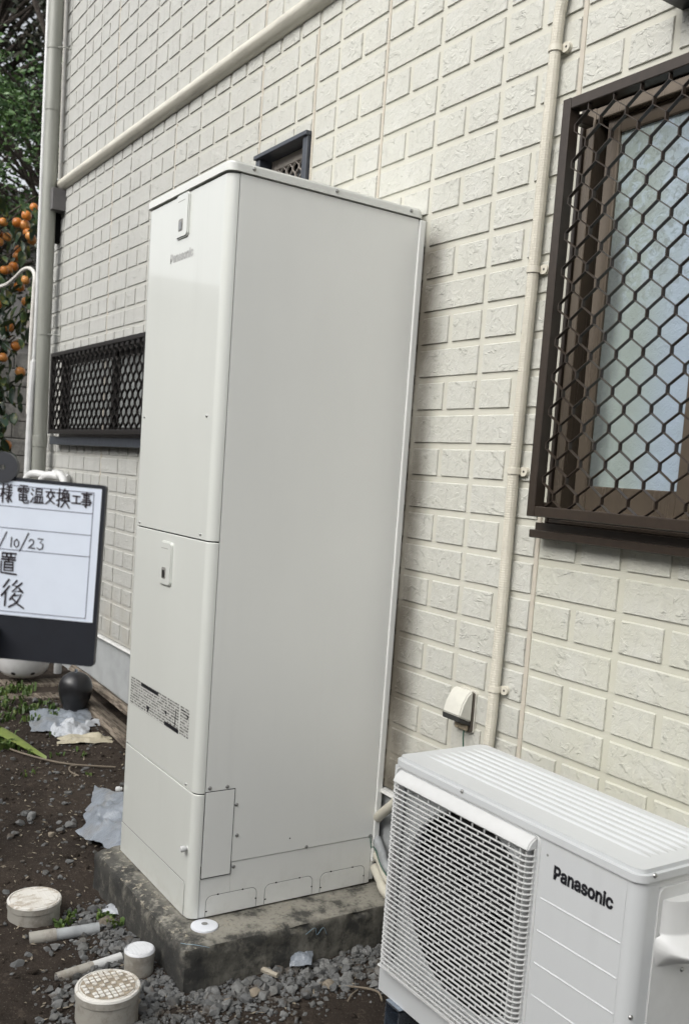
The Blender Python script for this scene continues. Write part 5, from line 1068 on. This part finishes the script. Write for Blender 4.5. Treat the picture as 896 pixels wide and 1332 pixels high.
# persimmon
pm = thing('persimmon_tree', (-5.7, -.5, -.01), 'persimmon tree laden with orange fruit beside the far house corner', 'tree', None)
q = random.Random(9); fruits = [(.368, 3.414), (.308, 3.332), (.253, 3.277), (.31, 3.264), (.117, 3.238), (.164, 3.135), (.103, 3.086), (.327, 3.154), (.378, 3.157), (.267, 3.054), (.263, 2.997), (.124, 2.84), (.173, 2.861), (.265, 2.738), (.295, 2.787), (.189, 2.389), (.244, 2.237), (.269, 2.259), (.141, 2.127), (.215, 1.398), (.10, 3.16), (.34, 3.20), (-.1, 2.9), (-.22, 2.5), (-.3, 3.1), (-.15, 2.2), (-.4, 2.7), (.33, 2.62), (.08, 2.56), (.05, 2.28), (.30, 2.03), (.12, 1.76), (.22, 2.9)]
m = MB(); m.tube(smooth_path([(-5.7, -.5, -.2), (-5.68, -.42, .8), (-5.72, -.3, 1.7), (-5.6, -.12, 2.6), (-5.5, .1, 3.4)], 4), [.085*(1-.75*i/16) for i in range(17)], 9); m.build('trunk', BARK, pm)
m = MB(); cl = []
for y, z in fruits[:25:2]:
    e = Vector((-5.4, y, z+.08)); m.tube(smooth_path([(-5.66, -.25, max(z-.7, 1.2)), (-5.55, -.05+y*.3, z-.2), e], 4), [.02, .018, .016, .014, .012, .01, .008, .007, .006], 6)
m.build('limb', BARK, pm)
fm = MB(); fm.lathe([(0, .030), (.014, .032), (.028, .024), (.036, .006), (.034, -.014), (.022, -.028), (.006, -.032), (0, -.031)], (0, 0, 0), 14); fme = fm.mesh('fruit', FRUIT, 60)
cm = MB(); cm.add([(0, 0, .037)]+[((.026 if k % 2 == 0 else .010)*math.cos(R(45*k)), (.026 if k % 2 == 0 else .010)*math.sin(R(45*k)), .033) for k in range(8)], [(0, k+1, (k+1) % 8+1) for k in range(8)]); cme = cm.mesh('calyx', LEAFP, 0)
for y, z in fruits:
    f = link('fruit', fme, pm, (-5.4+q.uniform(-.12, .05), y, z)); f.rotation_euler = (q.uniform(-.4, .4), q.uniform(-.4, .4), q.uniform(0, 6)); s = q.uniform(1.0, 1.3); f.scale = (s, s, s)
    c = link('calyx', cme, f)
def leaf_m(seed):
    qq = random.Random(seed); m = MB(); n = 5; bend = qq.uniform(.1, .5)
    for i in range(n+1):
        t = i/n; w = .030*math.sin(math.pi*min(t*.93+.05, 1))**.8; z = -bend*.11*t*t
        for k in (-1, 0, 1): m.v.append((t*.115, k*w, z+(.010 if k else 0)))
    m.f = [(3*i+k, 3*i+3+k, 3*i+4+k, 3*i+k+1) for i in range(n) for k in (0, 1)]; m.m = [0]*len(m.f); return m
LM = [leaf_m(k) for k in range(4)]; LME = [a.mesh('leaf', LEAFP, 60, recalc=False) for a in LM]
rest = MB()
for k in range(1500):
    y = q.uniform(-.7, .62); z = q.uniform(.95, 3.42); x = -5.5+q.gauss(0, .16)
    if z > 3.05 and y > .10 and q.random() < .35: continue
    if y > .22 and q.random() < sm(2.7, 1.6, z)*.92: continue
    if y > .36 and q.random() < .6: continue
    v = q.random()
    e = Matrix.Translation((x, y, z)) @ Matrix.Rotation(q.uniform(0, 6.28), 4, 'Z') @ Matrix.Rotation(q.uniform(.2, 1.25), 4, 'Y') @ Matrix.Rotation(q.uniform(-.6, .6), 4, 'X')
    s = q.uniform(.7, 1.25)
    p = px((x, y, z))
    if k % 6 == 0 and p and -10 < p[0] < 70:
        o = link('leaf', LME[k % 4], pm); o.location = Vector((x, y, z))-wloc(pm); o.rotation_euler = e.to_euler(); o.scale = (s, s, s)
    else: rest.add([e @ (Vector(w)*s) for w in LM[k % 4].v], LM[k % 4].f)
tag(rest.build('foliage', LEAFP, pm, 60, recalc=False), kind='stuff')
# block wall behind the persimmon
bw = thing('block_wall', (-8.5, 1, -.05), 'grey concrete block wall seen through the persimmon leaves', 'wall')
MB().box(-8.64, -8.515, -.6, 7, -.2, 2.6).build('mortar_core', PLASTER, bw, 0)
bb = MB(); bb.box(-.055, .055, -.195, .195, -.095, .095, .006, 1)
bme = bb.mesh('block', BLOCKM, 30); nb = 0
for j in range(13):
    for i in range(19):
        y = -.4+i*.4+(.2 if j % 2 else 0); z = .0+j*.2
        link('block', bme, bw, (-8.545, y, z))
MB().box(-8.66, -8.48, -.62, 7.02, 2.6, 2.66, .008, 1).build('coping', BLOCKM, bw, 30)
# tiled house far behind the trees
fh = thing('tiled_house', (-24, 6, 0), 'distant house with grey tiled roof glimpsed between the trees', 'house')
MB().box(-29, -20.5, 2.2, 13, -.2, 6.2).build('wall', PLASTER, fh, 0)
roof = MB(); N = 16
for i in range(N):
    t0, t1 = i/N, (i+1)/N; x0_, x1_ = -20-4.6*t0, -20-4.6*t1; z0_, z1_ = 6.3+2.0*t0, 6.3+2.0*t1
    roof.box(x1_, x0_, 1.8, 13.4, z0_-.05, z1_+.03)
roof.prism([(-24.6, 8.3), (-29.4, 6.2), (-24.6, 6.1)], 1.8, 13.4, 'y'); roof.build('roof', TILE, fh, 0)
for y in (4.2, 8.5):
    w_ = MB(); frame(w_, 0, 1.6, 3.9, 5.1, .06, 0, .08); w_.v = [(-20.5+.06-a[1], y+a[0], a[2]) for a in w_.v]; w_ = w_.build('window', GREYF, fh, 0)
    MB().box(-20.48, -20.46, y+.06, y+1.54, 3.96, 5.04).build('pane', GLASS2, w_, 0)
bw2 = thing('light_blocking_wall', (0, -4.6, -.13), 'unseen grey block wall added behind the viewer to block low light', 'wall')  # unseen wall, added to hold back low frontal light
MB().box(-9, 12, -4.75, -4.6, -.3, 1.9).build('core', BLOCKM, bw2, 0)
MB().box(-9.02, 12.02, -4.77, -4.58, 1.9, 1.96, .008, 1).build('coping', BLOCKM, bw2, 30)
blocker_house = thing('neighbouring_house', (4, -9, 0), 'unseen rendered house added behind the viewer to block low light', 'house')  # unseen house, added behind the camera to cut the low sky light
MB().box(-4, 14, -14, -8.2, -.3, 4.4).build('wall', PLASTER, blocker_house, 0)
rf_ = MB(); rf_.prism([(-14.6, 4.4), (-11, 5.8), (-7.6, 4.4)], -4.5, 14.5); rf_.build('roof', TILE, blocker_house, 0)
# neighbour across the yard (outside the picture, mirrored in the tank's enamel)
nh = thing('neighbouring_house', (-13, -9, 0), 'plain low house across the yard', 'house')
MB().box(-17, -9.6, -14, -2.4, -.2, 3.55).build('wall', PLASTER, nh, 0)
MB().box(-17.4, -9.2, -14.4, -2.0, 3.55, 3.8, .03, 1).build('roof', TILE, nh, 0)
